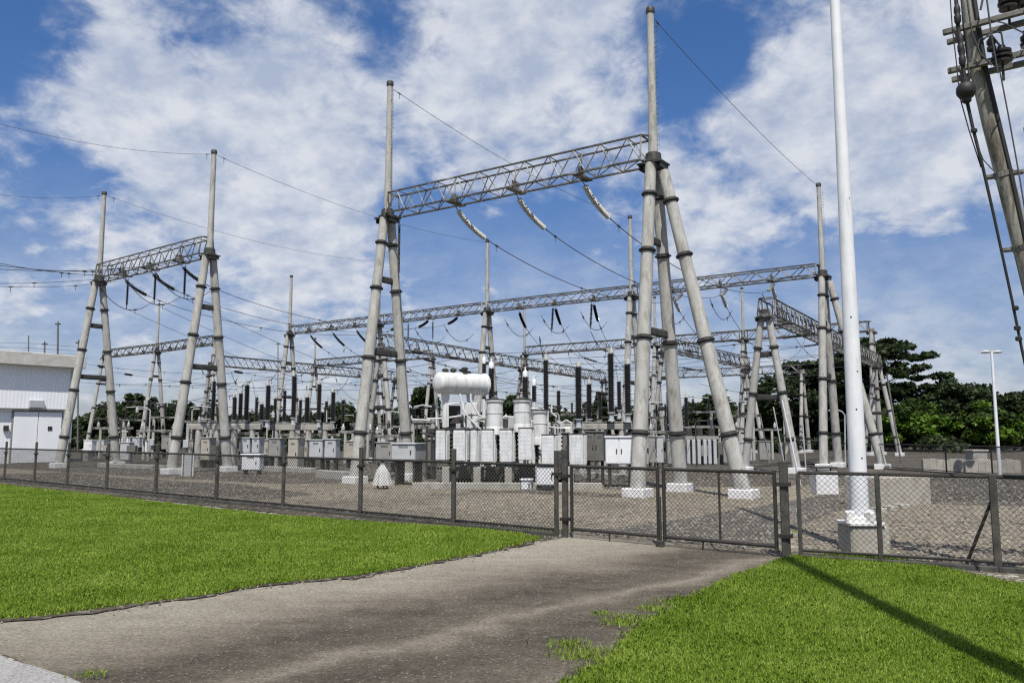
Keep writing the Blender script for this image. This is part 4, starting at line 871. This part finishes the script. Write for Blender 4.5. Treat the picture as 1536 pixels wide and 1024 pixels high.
# ---------------------------------------------------------------- white mast
mb0 = Vector((5.02,11.75,0))
o = thing('mast', 'tall white tapered steel mast on a concrete plinth right of the gate', 'mast', mb0)
m = MB(); m.cbox(mb0+UP*.17+Vector((.05,.03,0)), (.56,.5,.46), .0, .03); m.build('plinth', M['beige'], o, False)
m = MB(); m.path([mb0+UP*.40, mb0+UP*3.2, mb0+UP*7, mb0+UP*12.5], [.128,.112,.083,.05], 24); sh = m.build('shaft', M['white'], o)
m = MB(); m.cbox(mb0+UP*.425, (.5,.5,.05), 0, .01); m.lathe(mb0+UP*.40, [(.16,0),(.16,.1),(.14,.12)], 20); m.build('base_flange', M['wplinth'], o)
for k in range(4):
    w = R(20)+k*math.pi/2; d = Vector((math.cos(w), math.sin(w), 0)); m = MB(); m.cbox(mb0+d*.19+UP*.52, (.15,.09,.17), w, .025); m.build('gusset', M['wplinth'], o, False)
m = MB()
for z in (1.35,2.05,2.6,3.4,5.2):
    s = .035*math.sin(z*5); m.tube(mb0+Vector((s,-.09,z)), mb0+Vector((s,-.137+.0085*z,z)), .013, n=6)
m.build('rivet', M['dsteel'], sh)
# small lamp pole right
lp = G(1500, 713); lt = Z(1487, 528, lp.y)
o = thing('lamp_pole', 'thin white lamp pole with two flat lamp heads by the right hand trees', 'lamp post', lp)
m = MB(); m.path([lp, Vector((lp.x, lp.y, lt.z-.1))], [.075,.05], 10); m.build('pole', M['white'], o)
m = MB(); m.tube(Vector((lp.x-.3, lp.y, lt.z)), Vector((lp.x+.3, lp.y, lt.z)), .025, n=6); m.tube(Vector((lp.x, lp.y, lt.z-.15)), Vector((lp.x, lp.y, lt.z+.03)), .045, n=8); m.build('arm', M['white'], o)
for s in (-1, 1): m = MB(); m.lathe(Vector((lp.x+s*.24, lp.y, lt.z)), [(.05,-.05),(.17,-.035),(.19,.0),(.15,.05),(.04,.08)], 14); m.build('lamp_head', M['wporc'], o)
# second, curved lamp pole behind the mast and other thin poles
def thin_pole(x, y0, y1, Y, label, lean=0, r=.035, mat='white', hook=False, name='thin_pole', top=False):
    a = Z(x+lean, y1, Y); b = Z(x, y0, Y); a.z = max(a.z, 0) if a.z > .3 else 0
    o = thing(name, label, 'pole', (a.x, a.y, 0)); m = MB(); pts = [Vector((a.x, a.y, 0)), b]
    if hook: pts += [b+Vector((-.15,0,.18)), b+Vector((-.5,0,.3)), b+Vector((-.85,0,.22))]
    m.path(pts, r, 8); m.build('shaft', M[mat], o)
    if top: m = MB(); m.box(b, (.5,.12,.1)); m.tube(b, b+UP*.25, .05, n=6); m.build('crosshead', M['dsteel'], o)
    return o
thin_pole(1267, 622, 700, 43, 'curved white lamp pole just behind the white mast', 1, .04, 'lgrey', hook=True)
thin_pole(1173, 600, 730, 27, 'leaning white pipe beside the raking bus gantry leg', 28, .026)
thin_pole(1192, 655, 716, 30, 'short leaning white stake right of the leaning pipe', 3, .03, 'lgrey')
thin_pole(1330, 560, 700, 46, 'thin dark leaning pole beside the far bus gantry leg', 22, .05, 'dgrey')
thin_pole(1160, 610, 700, 38, 'leaning pale pole left of the bus gantry leg', 18, .03, 'lgrey')
thin_pole(1204, 636, 704, 36, 'short leaning pale stake close to the left of the white block', 5, .03, 'lgrey')
thin_pole(1140, 620, 696, 46, 'leaning grey pole behind the bus gantry front leg', 14, .035, 'grey')
thin_pole(217, 600, 680, 60, 'thin pale pole in front of the far left trees', 0, .06, 'lgrey')
thin_pole(490, 615, 680, 48, 'thin pale pole left of the near A-frame trees', 0, .035, 'lgrey')
thin_pole(87, 486, 650, 72, 'tall thin post with a crosshead beyond the building roof', 0, .08, 'dgrey', top=True)
thin_pole(43, 503, 650, 74, 'slender rod rising behind the building roof', 0, .05, 'dgrey')
thin_pole(118, 514, 650, 70, 'dark rod at the end of the building roof', 0, .07, 'dgrey', top=True)
thin_pole(67, 516, 650, 72, 'short dark rod in the middle behind the building roof', 0, .07, 'dgrey', top=True)
thin_pole(417, 516, 650, 100, 'faint thin rod left of the long portal end spike', 0, .08, 'grey', top=True)
for k, (y0, y1) in enumerate(((514,520),(521,526),(529,532))): wire([Z(-80, y0-1, 73), Z(30, y0, 73), Z(118, y1, 71)], f'{("upper","middle","lower")[k]} thin wire crossing behind the building roof', .018, group='wires behind the building')
# ---------------------------------------------------------------- white building on the left
bd = Vector((.60,.80,0)).normalized(); bn = Vector((bd.y,-bd.x,0)); corner = Vector((-26.6,48.6,0))
byaw = math.atan2(bd.y, bd.x)
o = thing('building', 'white ribbed metal building with a concrete cornice and double doors', 'building', corner)
Lb, Wb, Hb = 16.0, 12.0, 5.62
wall = MB(); nr = int(Lb/.2); sec = []
for i in range(nr):                                    # trapezoid ribs along the visible wall
    x = i*.2
    for dx, dy in ((0,0),(.10,0),(.13,.0035),(.17,.0035)): sec.append((x+dx, dy))
sec.append((Lb, 0)); b0 = len(wall.v)
for x, dy in sec: q = corner-bd*x+bn*dy; wall.v += [tuple(q), tuple(q+UP*Hb)]
for i in range(len(sec)-1): wall.f.append((b0+2*i+2, b0+2*i, b0+2*i+1, b0+2*i+3))
c0, c1 = corner-bn*Wb, corner-bd*Lb-bn*Wb
wall.add([corner, c0, c0+UP*Hb, corner+UP*Hb], [(0,1,2,3)]); wall.add([corner-bd*Lb, c1, c1+UP*Hb, corner-bd*Lb+UP*Hb], [(3,2,1,0)]); wall.add([c0, c1, c1+UP*Hb, c0+UP*Hb], [(0,1,2,3)])
wall.build('wall', M['clad'], o, False)
m = MB(); ctr = corner-bd*(Lb/2)-bn*(Wb/2); m.cbox(ctr+UP*(Hb+.38), (Lb+.8, Wb+1.0, .76), byaw, .03); m.build('cornice', M['cornice'], o, False)
def wallbox(name, d0, d1, z0, z1, out, th, mat, parent):
    m = MB(); c = corner-bd*((d0+d1)/2)+bn*(out+.03+th/2); m.cbox(c+UP*((z0+z1)/2), (abs(d1-d0), th, z1-z0), byaw, .008); return m.build(name, mat, parent, False)
dr = wallbox('door_frame', .55, 3.35, 0, 3.05, .0, .05, M['grey'], o)
for k, (a, b) in enumerate(((.65,1.93),(1.97,3.25))):
    d = wallbox('door', a, b, .03, 2.95, .055, .03, M['clad'], o)
    wallbox('handle' if k == 0 else 'handle', (a+b)/2-.12, (a+b)/2+.12, 1.9, 2.12, .088, .03, M['dsteel'], d) if k == 0 else None
wallbox('canopy', .45, 6.5, 3.06, 3.14, .0, .22, M['dgrey'], o)
wallbox('wall_box', 3.5, 3.75, 1.85, 2.15, .0, .12, M['dsteel'], o)
wallbox('window', 4.3, 5.6, .25, 2.1, -.01, .06, M['dark'], o)
wallbox('vent_hood', 1.7, 2.5, 3.2, 3.62, .0, .18, M['lgrey'], o)
m = MB(); q = corner-bd*.18+bn*.06; m.tube(q, q+UP*5.5, .05, n=8); m.build('drainpipe', M['lgrey'], o)
# ---------------------------------------------------------------- utility pole at the right edge
YP = 9.2
axis = [(1453,0),(1467,105),(1486,185),(1503,250),(1522,325),(1541,400)]
P = [Z(x, y, YP) for x, y in axis]; d = (P[-1]-P[-2]).normalized(); foot = P[-1]+d*(P[-1].z/-d.z)
foot.z = -.1; topd = (P[0]-P[1]).normalized(); tip = P[0]+topd*1.9
pts = [foot]+P[::-1]+[tip]
o = thing('utility_pole', 'leaning bent concrete utility pole with steel cross arms at the right edge', 'utility pole', (foot.x, foot.y, 0))
m = MB(); m.path(pts, [.125,.104,.10,.097,.094,.091,.088,.08], 16); m.build('shaft', M['upole'], o)
def pole_at(y): return Z(np.interp(y, [a[1] for a in axis], [a[0] for a in axis]), y, YP)
for y, ln in ((46,2.6),(104,2.6)):
    c = pole_at(y); m = MB()
    for s in (-.15, .15):
        a = c-U*.30+N*s; m.cbox((a+a+U*ln)/2, (ln, .06, .065), YAW, .006)
    for t in (-.18, .55, 1.3, 2.0): m.tube(c+U*t-N*.2, c+U*t+N*.2, .014, n=6)
    ca_ = m.build('cross_arm', M['beamwood'], o, False)
    for t in (.52, 1.25, 2.0):
        m = MB(); q = c+U*t+UP*.05; m.lathe(q, [(.03,0),(.03,.06),(.075,.08),(.085,.12),(.05,.14),(.075,.16),(.08,.2),(.045,.23),(.05,.27),(.02,.29)], 12); m.build('pin_insulator', M['porc'], ca_)
for y in (262, 372):
    c = pole_at(y); dd_ = (pole_at(y+10)-pole_at(y-10)).normalized(); m = MB(); m.path([c-dd_*.03, c+dd_*.03], .108, 16); m.cbox(c-U*.14, (.12,.08,.05), YAW, .01); m.cbox(c+U*.14, (.12,.08,.05), YAW, .01); m.build('pole_band', M['steel'], o, False)
m = MB(); cabl = [pole_at(y)+Vector((.03*math.sin(y*.01),-.098,0)) for y in range(0, 400, 25)]; m.path(cabl, .026, 7); m.build('riser_cable', M['black'], o)
m = MB(); c = pole_at(203)+U*.35; m.tube(c-U*.05, c+U*.9, .025, n=6); m.build('bracket', M['dsteel'], o)
# black cable with drop arrester ball
cp = [Z(x, y, 8.9) for x, y in ((1432,-30),(1437,40),(1443,90),(1447,118),(1450,150),(1460,195),(1474,250),(1490,320),(1504,385),(1518,450),(1532,520),(1545,580),(1556,640))]
o = thing('service_cable', 'thick black service cable hanging left of the utility pole', 'cable', cp[0])
m = MB(); m.path(cp, [.022,.022,.022,.022,.02,.018,.017,.016,.015,.015,.015,.015,.015], 8); m.build('sheath', M['black'], o)
m = MB(); m.path([cp[i]+Vector((w,.03,0)) for i, w in enumerate((-.05,-.05,-.05,-.06,-.05,-.03,0))], .007, 5); m.path([cp[i]+Vector((w,-.02,0)) for i, w in enumerate((.05,.05,.05,.04,0))], .009, 5); m.build('tie_wire', M['black'], o)
for y, x in ((22,1436),(66,1441),(84,1443)):
    q = Z(x, y, 8.88); m = MB(); m.lathe(q-UP*.12, [(.022,0),(.036,.03),(.038,.10),(.028,.12),(.036,.15),(.034,.20),(.022,.24)], 10); m.build('splice', M['black'], o)
for x, y in ((1461,196),(1523,462),(1526,492),(1528,508)):
    q = Z(x, y, 8.88); m = MB(); m.cbox(q, (.07,.04,.05), .2, .008); m.build('clip', M['black'], o, False)
q = Z(1449, 136, 8.85)
o = thing('cable_ball', 'round black ball hanging on the service cable below the cross arm', 'ball', q)
m = MB(); m.lathe(q-UP*.09, [(.03,-.06),(.05,-.04),(.05,-.0),(.075,.01),(.10,.05),(.105,.09),(.10,.13),(.075,.17),(.05,.18),(.05,.23),(.02,.25)], 18); m.build('shell', M['black'], o)
# dark drum insulators hung on the arms
for k, (x, y) in enumerate(((1503,84),(1512,3))):
    q = Z(x, y, 8.9); o = thing('arrester', ('larger dark ribbed arrester on the lower cross arm', 'dark ribbed arrester on the upper cross arm')[k], 'arrester', q, 'arresters on the utility pole')
    m = MB(); m.lathe(q-UP*.11, [(.04,0),(.1,.02),(.1,.05),(.06,.06),(.11,.08),(.11,.11),(.06,.12),(.1,.14),(.1,.17),(.05,.19),(.04,.23)], 14); m.build('housing', M['porc'], o)
    m = MB(); m.tube(q-UP*.3, q-UP*.1, .015, n=6); m.path([q+UP*.1, q+Vector((-.1,0,.25)), q+Vector((-.25,0,.2)), q+Vector((-.33,0,-.1))], .012, 6); m.build('lead', M['black'], o)
q = Z(1487, 66, 8.95); o = thing('fuse_cutout', 'small dark cutout between the two cross arms', 'cutout', q)
m = MB(); m.lathe(q-UP*.1, [(.02,0),(.05,.02),(.05,.06),(.03,.07),(.05,.1),(.05,.14),(.02,.18)], 10); m.build('housing', M['porc'], o)
m = MB(); m.tube(q+UP*.08, q-UP*.2+U*.05, .012, n=5); m.build('lead', M['black'], o)
for k, (L, r) in enumerate((([(1500,108),(1512,170),(1522,225),(1530,270),(1540,330)], .008), ([(1479,-10),(1488,60),(1497,110)], .01), ([(1540,64),(1518,92),(1505,104)], .008), ([(1448,-20),(1458,50),(1470,80),(1488,98)], .010), ([(1475,60),(1490,46),(1502,50),(1505,70)], .012), ([(1465,215),(1475,240),(1490,256)], .006), ([(1540,52),(1506,35),(1484,30)], .008))):
    pts_ = [Z(x, y, 8.75) for x, y in L]
    wire(pts_, ('thin wire dropping right of the utility pole','thin lead between the two cross arms','slack lead right of the larger arrester','curved lead crossing the pole between the arms','looped lead over the larger arrester','slack tie between the cable and the pole band','lead running right from the upper cross arm')[k], r, group='leads on the utility pole', name='lead_wire')
S0, S1 = G(1530,1008,.05), G(1192,842,.05); S0.z = S1.z = 0
# unseen pole added just out of frame to cast the right lawn's shadow
sp0 = S0+(S0-S1)*((2.9-S0.y)/(S0.y-S1.y))
o = thing('unseen_pole', 'plain dark unseen pole inferred from its shadow on the right lawn', 'lamp post', sp0)
m = MB(); m.path([sp0-UP*.05, sp0+UP*7.0, sp0+UP*14.2], [.13,.12,.11], 14); m.build('shaft', M['grey'], o)
m = MB(); m.cbox(sp0+UP*.1, (.4,.4,.24), 0, .02); m.build('base', M['conc'], o, False)
# ---------------------------------------------------------------- trees
def leaf_cloud(centres, per, spread, size, flat=.7, seed=0):
    g = np.random.default_rng(seed); C = np.repeat(np.array(centres, float)[:, :3], per, 0); n = len(C)
    sc = np.repeat(np.array(centres, float)[:, 3], per)[:, None] if len(centres[0]) > 3 else 1.0
    d = g.normal(size=(n, 3)); d /= np.linalg.norm(d, axis=1)[:, None]; rr = g.random((n, 1))**.45
    C = C+d*rr*spread*sc*np.array([1, 1, flat])
    a = g.normal(size=(n, 3)); a[:, 2] *= .5; a /= np.linalg.norm(a, axis=1)[:, None]
    nn = g.normal(size=(n, 3)); nn[:, 2] += .9; b = np.cross(nn, a); b /= np.linalg.norm(b, axis=1)[:, None]
    s = size*(.5+g.random((n, 1))); a *= s; b *= s*.55
    return np.stack([C-a, C-a*.1+b, C+a, C-a*.1-b], 1).reshape(-1, 3)
def tree(label, base, h, w, mat, seed, shape='round', nb=46, per=130, leaf=.22, group='trees behind the yard', trunk_r=.2, name='tree', low=.15, bright=None):
    g = random.Random(seed); base = Vector(base); o = thing(name, label, 'tree', base, group)
    th = h*(.5 if shape != 'layer' else .85); m = MB()
    tp = [base-UP*.1, base+Vector((g.uniform(-.2,.2), g.uniform(-.2,.2), th*.5)), base+Vector((g.uniform(-.4,.4), g.uniform(-.4,.4), th))]
    m.path(tp, [trunk_r, trunk_r*.75, trunk_r*.35], 9); cs = []
    lobes = [(g.uniform(-.3,.3), g.uniform(-.3,.3), g.uniform(.5,.8), g.uniform(.7,1.1)) for _ in range(5)]
    for i in range(nb):
        if shape == 'layer':
            t = g.random()**.8; z = h*(low+(1-low)*t); R_ = w*.5*(1.0-.35*abs(t-.55)*2)*(g.random()**.5); a = g.uniform(0, 6.283)
            if t > .85: R_ *= .6
            q = Vector((math.cos(a)*R_, math.sin(a)*R_, z+R_*.06)); s = g.uniform(.6,1.25)
        else:
            lx, ly, lz, ls = g.choice(lobes); a = g.uniform(0, 6.283); ph = math.acos(g.uniform(-.75,1)); rr = .5*g.uniform(.65,1)
            q = Vector((w*(lx*.6+math.sin(ph)*math.cos(a)*rr*.72*ls), w*(ly*.6+math.sin(ph)*math.sin(a)*rr*.72*ls), h*(low+(1-low)*(.48+math.cos(ph)*rr*.95*ls*(.8+lz*.25))))); s = g.uniform(.6,1.2)
        cs.append((q.x, q.y, min(q.z, h), s))
        if i % 3 == 0:
            st = tp[0].lerp(tp[2], max(.35, min(.98, q.z/h*.85))); en = base+q; m.path([st, st.lerp(en, .5)+UP*.15, en], [trunk_r*.32, trunk_r*.2, trunk_r*.06], 5)
    m.build('trunk', M['bark'], o)
    sp_ = w*.075+.35
    vv = leaf_cloud(cs, per, sp_, leaf, .30 if shape == 'layer' else .75, seed)
    cr = np_mesh('crown', vv, 4, mat); cr.parent = o
    if bright is not None:
        cs2 = [c for c in cs if c[2] < h*.62 and c[1] < 0][:bright]
        if cs2:
            vv = leaf_cloud([(c[0], c[1]-.5, c[2], c[3]) for c in cs2], per, sp_, leaf*.9, .6, seed+500); b2 = np_mesh('creeper', vv, 4, M['leafbright']); b2.parent = o
    return o
def tpx(x, ytop, Y): a = Z(x, ytop, Y); return (a.x, a.y, 0), a.z
def T(label, x, ytop, Y, wpx, mat, seed, **k):
    b, h = tpx(x, ytop, Y); return tree(label, b, h, wpx*Y/F, M[mat], seed, **k)
T('tall tree with flat layered branches right of the white mast', 1306, 512, 84, 200, 'leafdark', 3, shape='layer', nb=120, per=150, leaf=.25, trunk_r=.3, low=.25)
T('layered dark tree left of the white mast behind the bus posts', 1222, 548, 88, 190, 'leafdark', 5, shape='layer', nb=125, per=150, leaf=.25)
T('rounded tree with bright green creeper in the centre of the right grove', 1432, 556, 80, 150, 'leafdark', 11, nb=120, per=210, leaf=.21, bright=16, low=.02)
T('dense tree with bright lower leaves right beside the layered tree', 1368, 600, 78, 120, 'leafmid', 12, nb=85, per=190, leaf=.21, bright=24, low=.0)
T('dark rounded tree at the right picture edge', 1530, 586, 78, 110, 'leafdark', 13, nb=85, per=190, leaf=.21, bright=9, low=.0)
T('tree partly hidden by the small lamp pole', 1490, 604, 75, 90, 'leafmid', 14, nb=75, per=180, leaf=.21, bright=14, low=.0)
T('low bushy tree at the foot of the layered tree', 1300, 628, 82, 110, 'leafdark', 15, nb=60, per=160, leaf=.19, low=.0)
T('tree behind the raking leg of the near right A-frame', 1065, 588, 95, 70, 'leafdark', 21, nb=50, per=120, leaf=.26)
T('small tree between the two tall black columns', 900, 590, 92, 60, 'leafdark', 22, nb=45, per=120, leaf=.26)
T('dark pointed tree left of the conservator tank', 645, 566, 88, 50, 'leafdark', 23, nb=50, per=130, leaf=.25, low=.05)
T('tree showing between the conservator and the white turrets', 772, 590, 90, 60, 'leafdark', 24, nb=45, per=120, leaf=.26)
T('tree behind the slim bus gantry legs', 1150, 600, 90, 90, 'leafmid', 25, nb=50, per=120, leaf=.25)
T('tall tree among the far wood behind the left portal', 205, 588, 108, 60, 'leafdark', 26, nb=45, per=120, leaf=.3)
# far wood
cs = []; g = random.Random(99)
for i in range(760):
    x = g.uniform(-60, 1620); Y = g.uniform(100, 124); t = x/1536
    topy = 622+8*math.sin(x*.021)+6*math.sin(x*.057+1)+5*math.sin(x*.13+2)-(8 if 120 < x < 420 else 0)-(9 if 930 < x < 1240 else 0)
    hz = Z(x, topy, Y).z; z = hz*(1-g.random()**1.6*.95); p = Z(x, 640, Y); cs.append((p.x, p.y, max(.5, z-.6), g.uniform(.7,1.3)))
tag(np_mesh('woods', leaf_cloud(cs, 190, 1.5, .32, .75, 77), 4, M['leafdark'], 'stuff'), 'continuous far wood of dark trees along the back of the yard', 'wood', kind='stuff')
# low scrub along the back of the yard
cs = []
for i in range(220):
    x = g.uniform(80, 1560); Y = g.uniform(70, 92); p = Z(x, 660, Y); cs.append((p.x, p.y, g.uniform(.2,1.1), g.uniform(.5,1)))
tag(np_mesh('undergrowth', leaf_cloud(cs, 110, 1.2, .22, .7, 78), 4, M['leafdark'], 'stuff'), 'low dark scrub behind the cabinets', 'scrub', kind='stuff')
# ---------------------------------------------------------------- light and sky
ELEV = 60.0
sdir = (S1-S0).normalized(); Ls = Vector((sdir.x*math.cos(R(ELEV)), sdir.y*math.cos(R(ELEV)), -math.sin(R(ELEV))))
sun = bpy.data.lights.new('sun', 'SUN'); sun.energy = 4.9; sun.angle = R(.55); sun.color = (1, .955, .88)
so = bpy.data.objects.new('sun', sun); COL.objects.link(so); so.rotation_euler = Ls.to_track_quat('-Z', 'Y').to_euler(); so.location = (0,-20,40)
W = bpy.data.worlds.new('World'); SC.world = W; W.use_nodes = True; t = W.node_tree; t.nodes.clear()
out = t.nodes.new('ShaderNodeOutputWorld'); bg = t.nodes.new('ShaderNodeBackground'); sky = t.nodes.new('ShaderNodeTexSky')
sky.sky_type = 'NISHITA'; sky.sun_disc = False; sky.sun_elevation = R(ELEV); sky.sun_rotation = R(180); sky.air_density = 1.0; sky.dust_density = .3; sky.ozone_density = 3.0
bg.inputs[1].default_value = .105
hs = t.nodes.new('ShaderNodeHueSaturation'); hs.inputs['Saturation'].default_value = 1.28; hs.inputs['Value'].default_value = .92
t.links.new(sky.outputs[0], hs.inputs['Color'])
tc = t.nodes.new('ShaderNodeTexCoord')
def vm(op, a, b=None):
    n = t.nodes.new('ShaderNodeVectorMath'); n.operation = op
    for i, v in enumerate((a, b)):
        if v is None: continue
        if hasattr(v, 'is_output'): t.links.new(v, n.inputs[i])
        else: n.inputs[i].default_value = v
    return n
def mm(op, a, b=None, c=None, clamp=False):
    n = t.nodes.new('ShaderNodeMath'); n.operation = op; n.use_clamp = clamp
    for i, v in enumerate((a, b, c)):
        if v is None: continue
        if hasattr(v, 'is_output'): t.links.new(v, n.inputs[i])
        else: n.inputs[i].default_value = v
    return n.outputs[0]
D = vm('NORMALIZE', tc.outputs['Generated']).outputs[0]
sx = t.nodes.new('ShaderNodeSeparateXYZ'); t.links.new(D, sx.inputs[0])
zz = mm('ADD', mm('MAXIMUM', sx.outputs[2], 0.0), .42)
cx = mm('DIVIDE', sx.outputs[0], zz); cy = mm('DIVIDE', sx.outputs[1], zz)
cv = t.nodes.new('ShaderNodeCombineXYZ'); t.links.new(cx, cv.inputs[0]); t.links.new(cy, cv.inputs[1])
hg = t.nodes.new('ShaderNodeMapRange'); hg.interpolation_type = 'SMOOTHSTEP'; hg.inputs[1].default_value = .0; hg.inputs[2].default_value = .42; t.links.new(sx.outputs[2], hg.inputs[0])
tint = t.nodes.new('ShaderNodeMix'); tint.data_type = 'RGBA'; tint.inputs[6].default_value = (.56,.545,.67,1); tint.inputs[7].default_value = (1.17,.93,1.0,1); t.links.new(hg.outputs[0], tint.inputs[0])
gm_ = t.nodes.new('ShaderNodeMix'); gm_.data_type = 'RGBA'; gm_.blend_type = 'MULTIPLY'; gm_.inputs[0].default_value = 1; t.links.new(hs.outputs[0], gm_.inputs[6]); t.links.new(tint.outputs[2], gm_.inputs[7]); t.links.new(gm_.outputs[2], bg.inputs[0])
def wn(scale, detail, rough, off, dist=.0, vec=None):
    mp = t.nodes.new('ShaderNodeMapping'); mp.inputs['Location'].default_value = off; t.links.new(vec or cv.outputs[0], mp.inputs[0])
    n = t.nodes.new('ShaderNodeTexNoise'); n.inputs['Scale'].default_value = scale; n.inputs['Detail'].default_value = detail; n.inputs['Roughness'].default_value = rough; n.inputs['Distortion'].default_value = dist
    t.links.new(mp.outputs[0], n.inputs[0]); return n.outputs[0]
n1 = wn(5.6, 12, .58, (3.1,1.7,.3), .25); n2 = wn(18.0, 10, .6, (1.3,5.2,2.0), .25); n3 = wn(8.5, 9, .6, (7.7,2.1,4.0), .2); n4 = wn(4.2, 8, .62, (2.2,9.1,1.0), .3)
# broad clear lanes and cloud banks of this sky (direction of centre, size, amount)
bias = None
def lobe(px_, py_, rad, amt):
    global bias
    d = Vector(ray(px_, py_)).normalized(); dt = vm('DOT_PRODUCT', D, tuple(d)).outputs['Value']
    g_ = mm('POWER', mm('MAXIMUM', dt, 0.0), 2.0/(rad*rad)); v = mm('MULTIPLY', g_, amt)
    bias = v if bias is None else mm('ADD', bias, v)
for q in ((30,50,.09,-.22),(120,70,.04,-.12),(250,20,.05,-.05),(60,235,.06,-.22),(150,270,.045,-.15),(270,160,.03,-.1),(300,30,.06,-.10),(575,25,.05,-.18),(480,60,.04,-.08),(1050,60,.05,-.26),(1010,150,.04,-.20),(1080,100,.04,-.12),(1420,440,.11,-.26),(1200,390,.05,-.14),(1330,520,.10,-.2),(1500,520,.10,-.18),(1090,245,.04,-.20),(980,300,.03,-.1),(830,340,.07,-.14),(650,340,.07,-.20),(560,470,.09,-.08),(90,340,.06,-.04),(300,540,.2,-.06),(900,520,.2,-.12),
          (380,200,.14,.16),(200,90,.08,.16),(60,130,.05,.10),(150,180,.08,.12),(740,150,.17,.12),(850,150,.03,-.12),(560,90,.04,-.10),(270,70,.03,-.1),(850,60,.1,.12),(500,130,.1,.08),(1200,170,.09,.20),(1400,170,.12,.22),(1380,300,.08,.18),(1050,320,.06,.18),(1000,390,.05,.08),(480,320,.1,.08),(200,230,.1,.10),(450,400,.09,.12),(150,380,.1,.08),(600,470,.1,.06),(760,60,.1,.06),(1130,200,.05,.12)):
    lobe(*q)
dens = mm('ADD', mm('ADD', mm('MULTIPLY', n1, .60), mm('MULTIPLY', n2, .38)), bias)
mr = t.nodes.new('ShaderNodeMapRange'); mr.interpolation_type = 'SMOOTHERSTEP'; mr.inputs[1].default_value = .335; mr.inputs[2].default_value = .66; mr.inputs[4].default_value = .93
t.links.new(dens, mr.inputs[0])
hz = t.nodes.new('ShaderNodeMapRange'); hz.interpolation_type = 'SMOOTHSTEP'; hz.inputs[1].default_value = .34; hz.inputs[2].default_value = .02; hz.inputs[3].default_value = 0; hz.inputs[4].default_value = .72
t.links.new(sx.outputs[2], hz.inputs[0])
fac = mm('MAXIMUM', mr.outputs[0], mm('MULTIPLY', hz.outputs[0], mm('MULTIPLY', mm('SUBTRACT', n4, .12, None, True), 2.1)))
cr = t.nodes.new('ShaderNodeValToRGB'); e = cr.color_ramp.elements
e[0].position = .40; e[0].color = (.36,.42,.54,1); e[1].position = .60; e[1].color = (.62,.64,.685,1)
t.links.new(mm('ADD', mm('MULTIPLY', n3, .65), mm('MULTIPLY', n2, .35)), cr.inputs[0])
cb_ = t.nodes.new('ShaderNodeBackground'); cb_.inputs[1].default_value = 1.0; t.links.new(cr.outputs[0], cb_.inputs[0])
mx = t.nodes.new('ShaderNodeMixShader'); t.links.new(fac, mx.inputs[0]); t.links.new(bg.outputs[0], mx.inputs[1]); t.links.new(cb_.outputs[0], mx.inputs[2]); t.links.new(mx.outputs[0], out.inputs[0])
SC.view_settings.view_transform = 'Standard'; SC.view_settings.look = 'None'; SC.view_settings.exposure = .25; SC.view_settings.gamma = 1
try: SC.view_settings.use_curve_mapping = False
except Exception: pass
SC.cycles.max_bounces = 6; SC.cycles.use_denoising = False; SC.cycles.filter_width = 1.25; SC.cycles.sample_clamp_indirect = 4
for o in SC.objects:
    if '_rz' in o: del o['_rz']
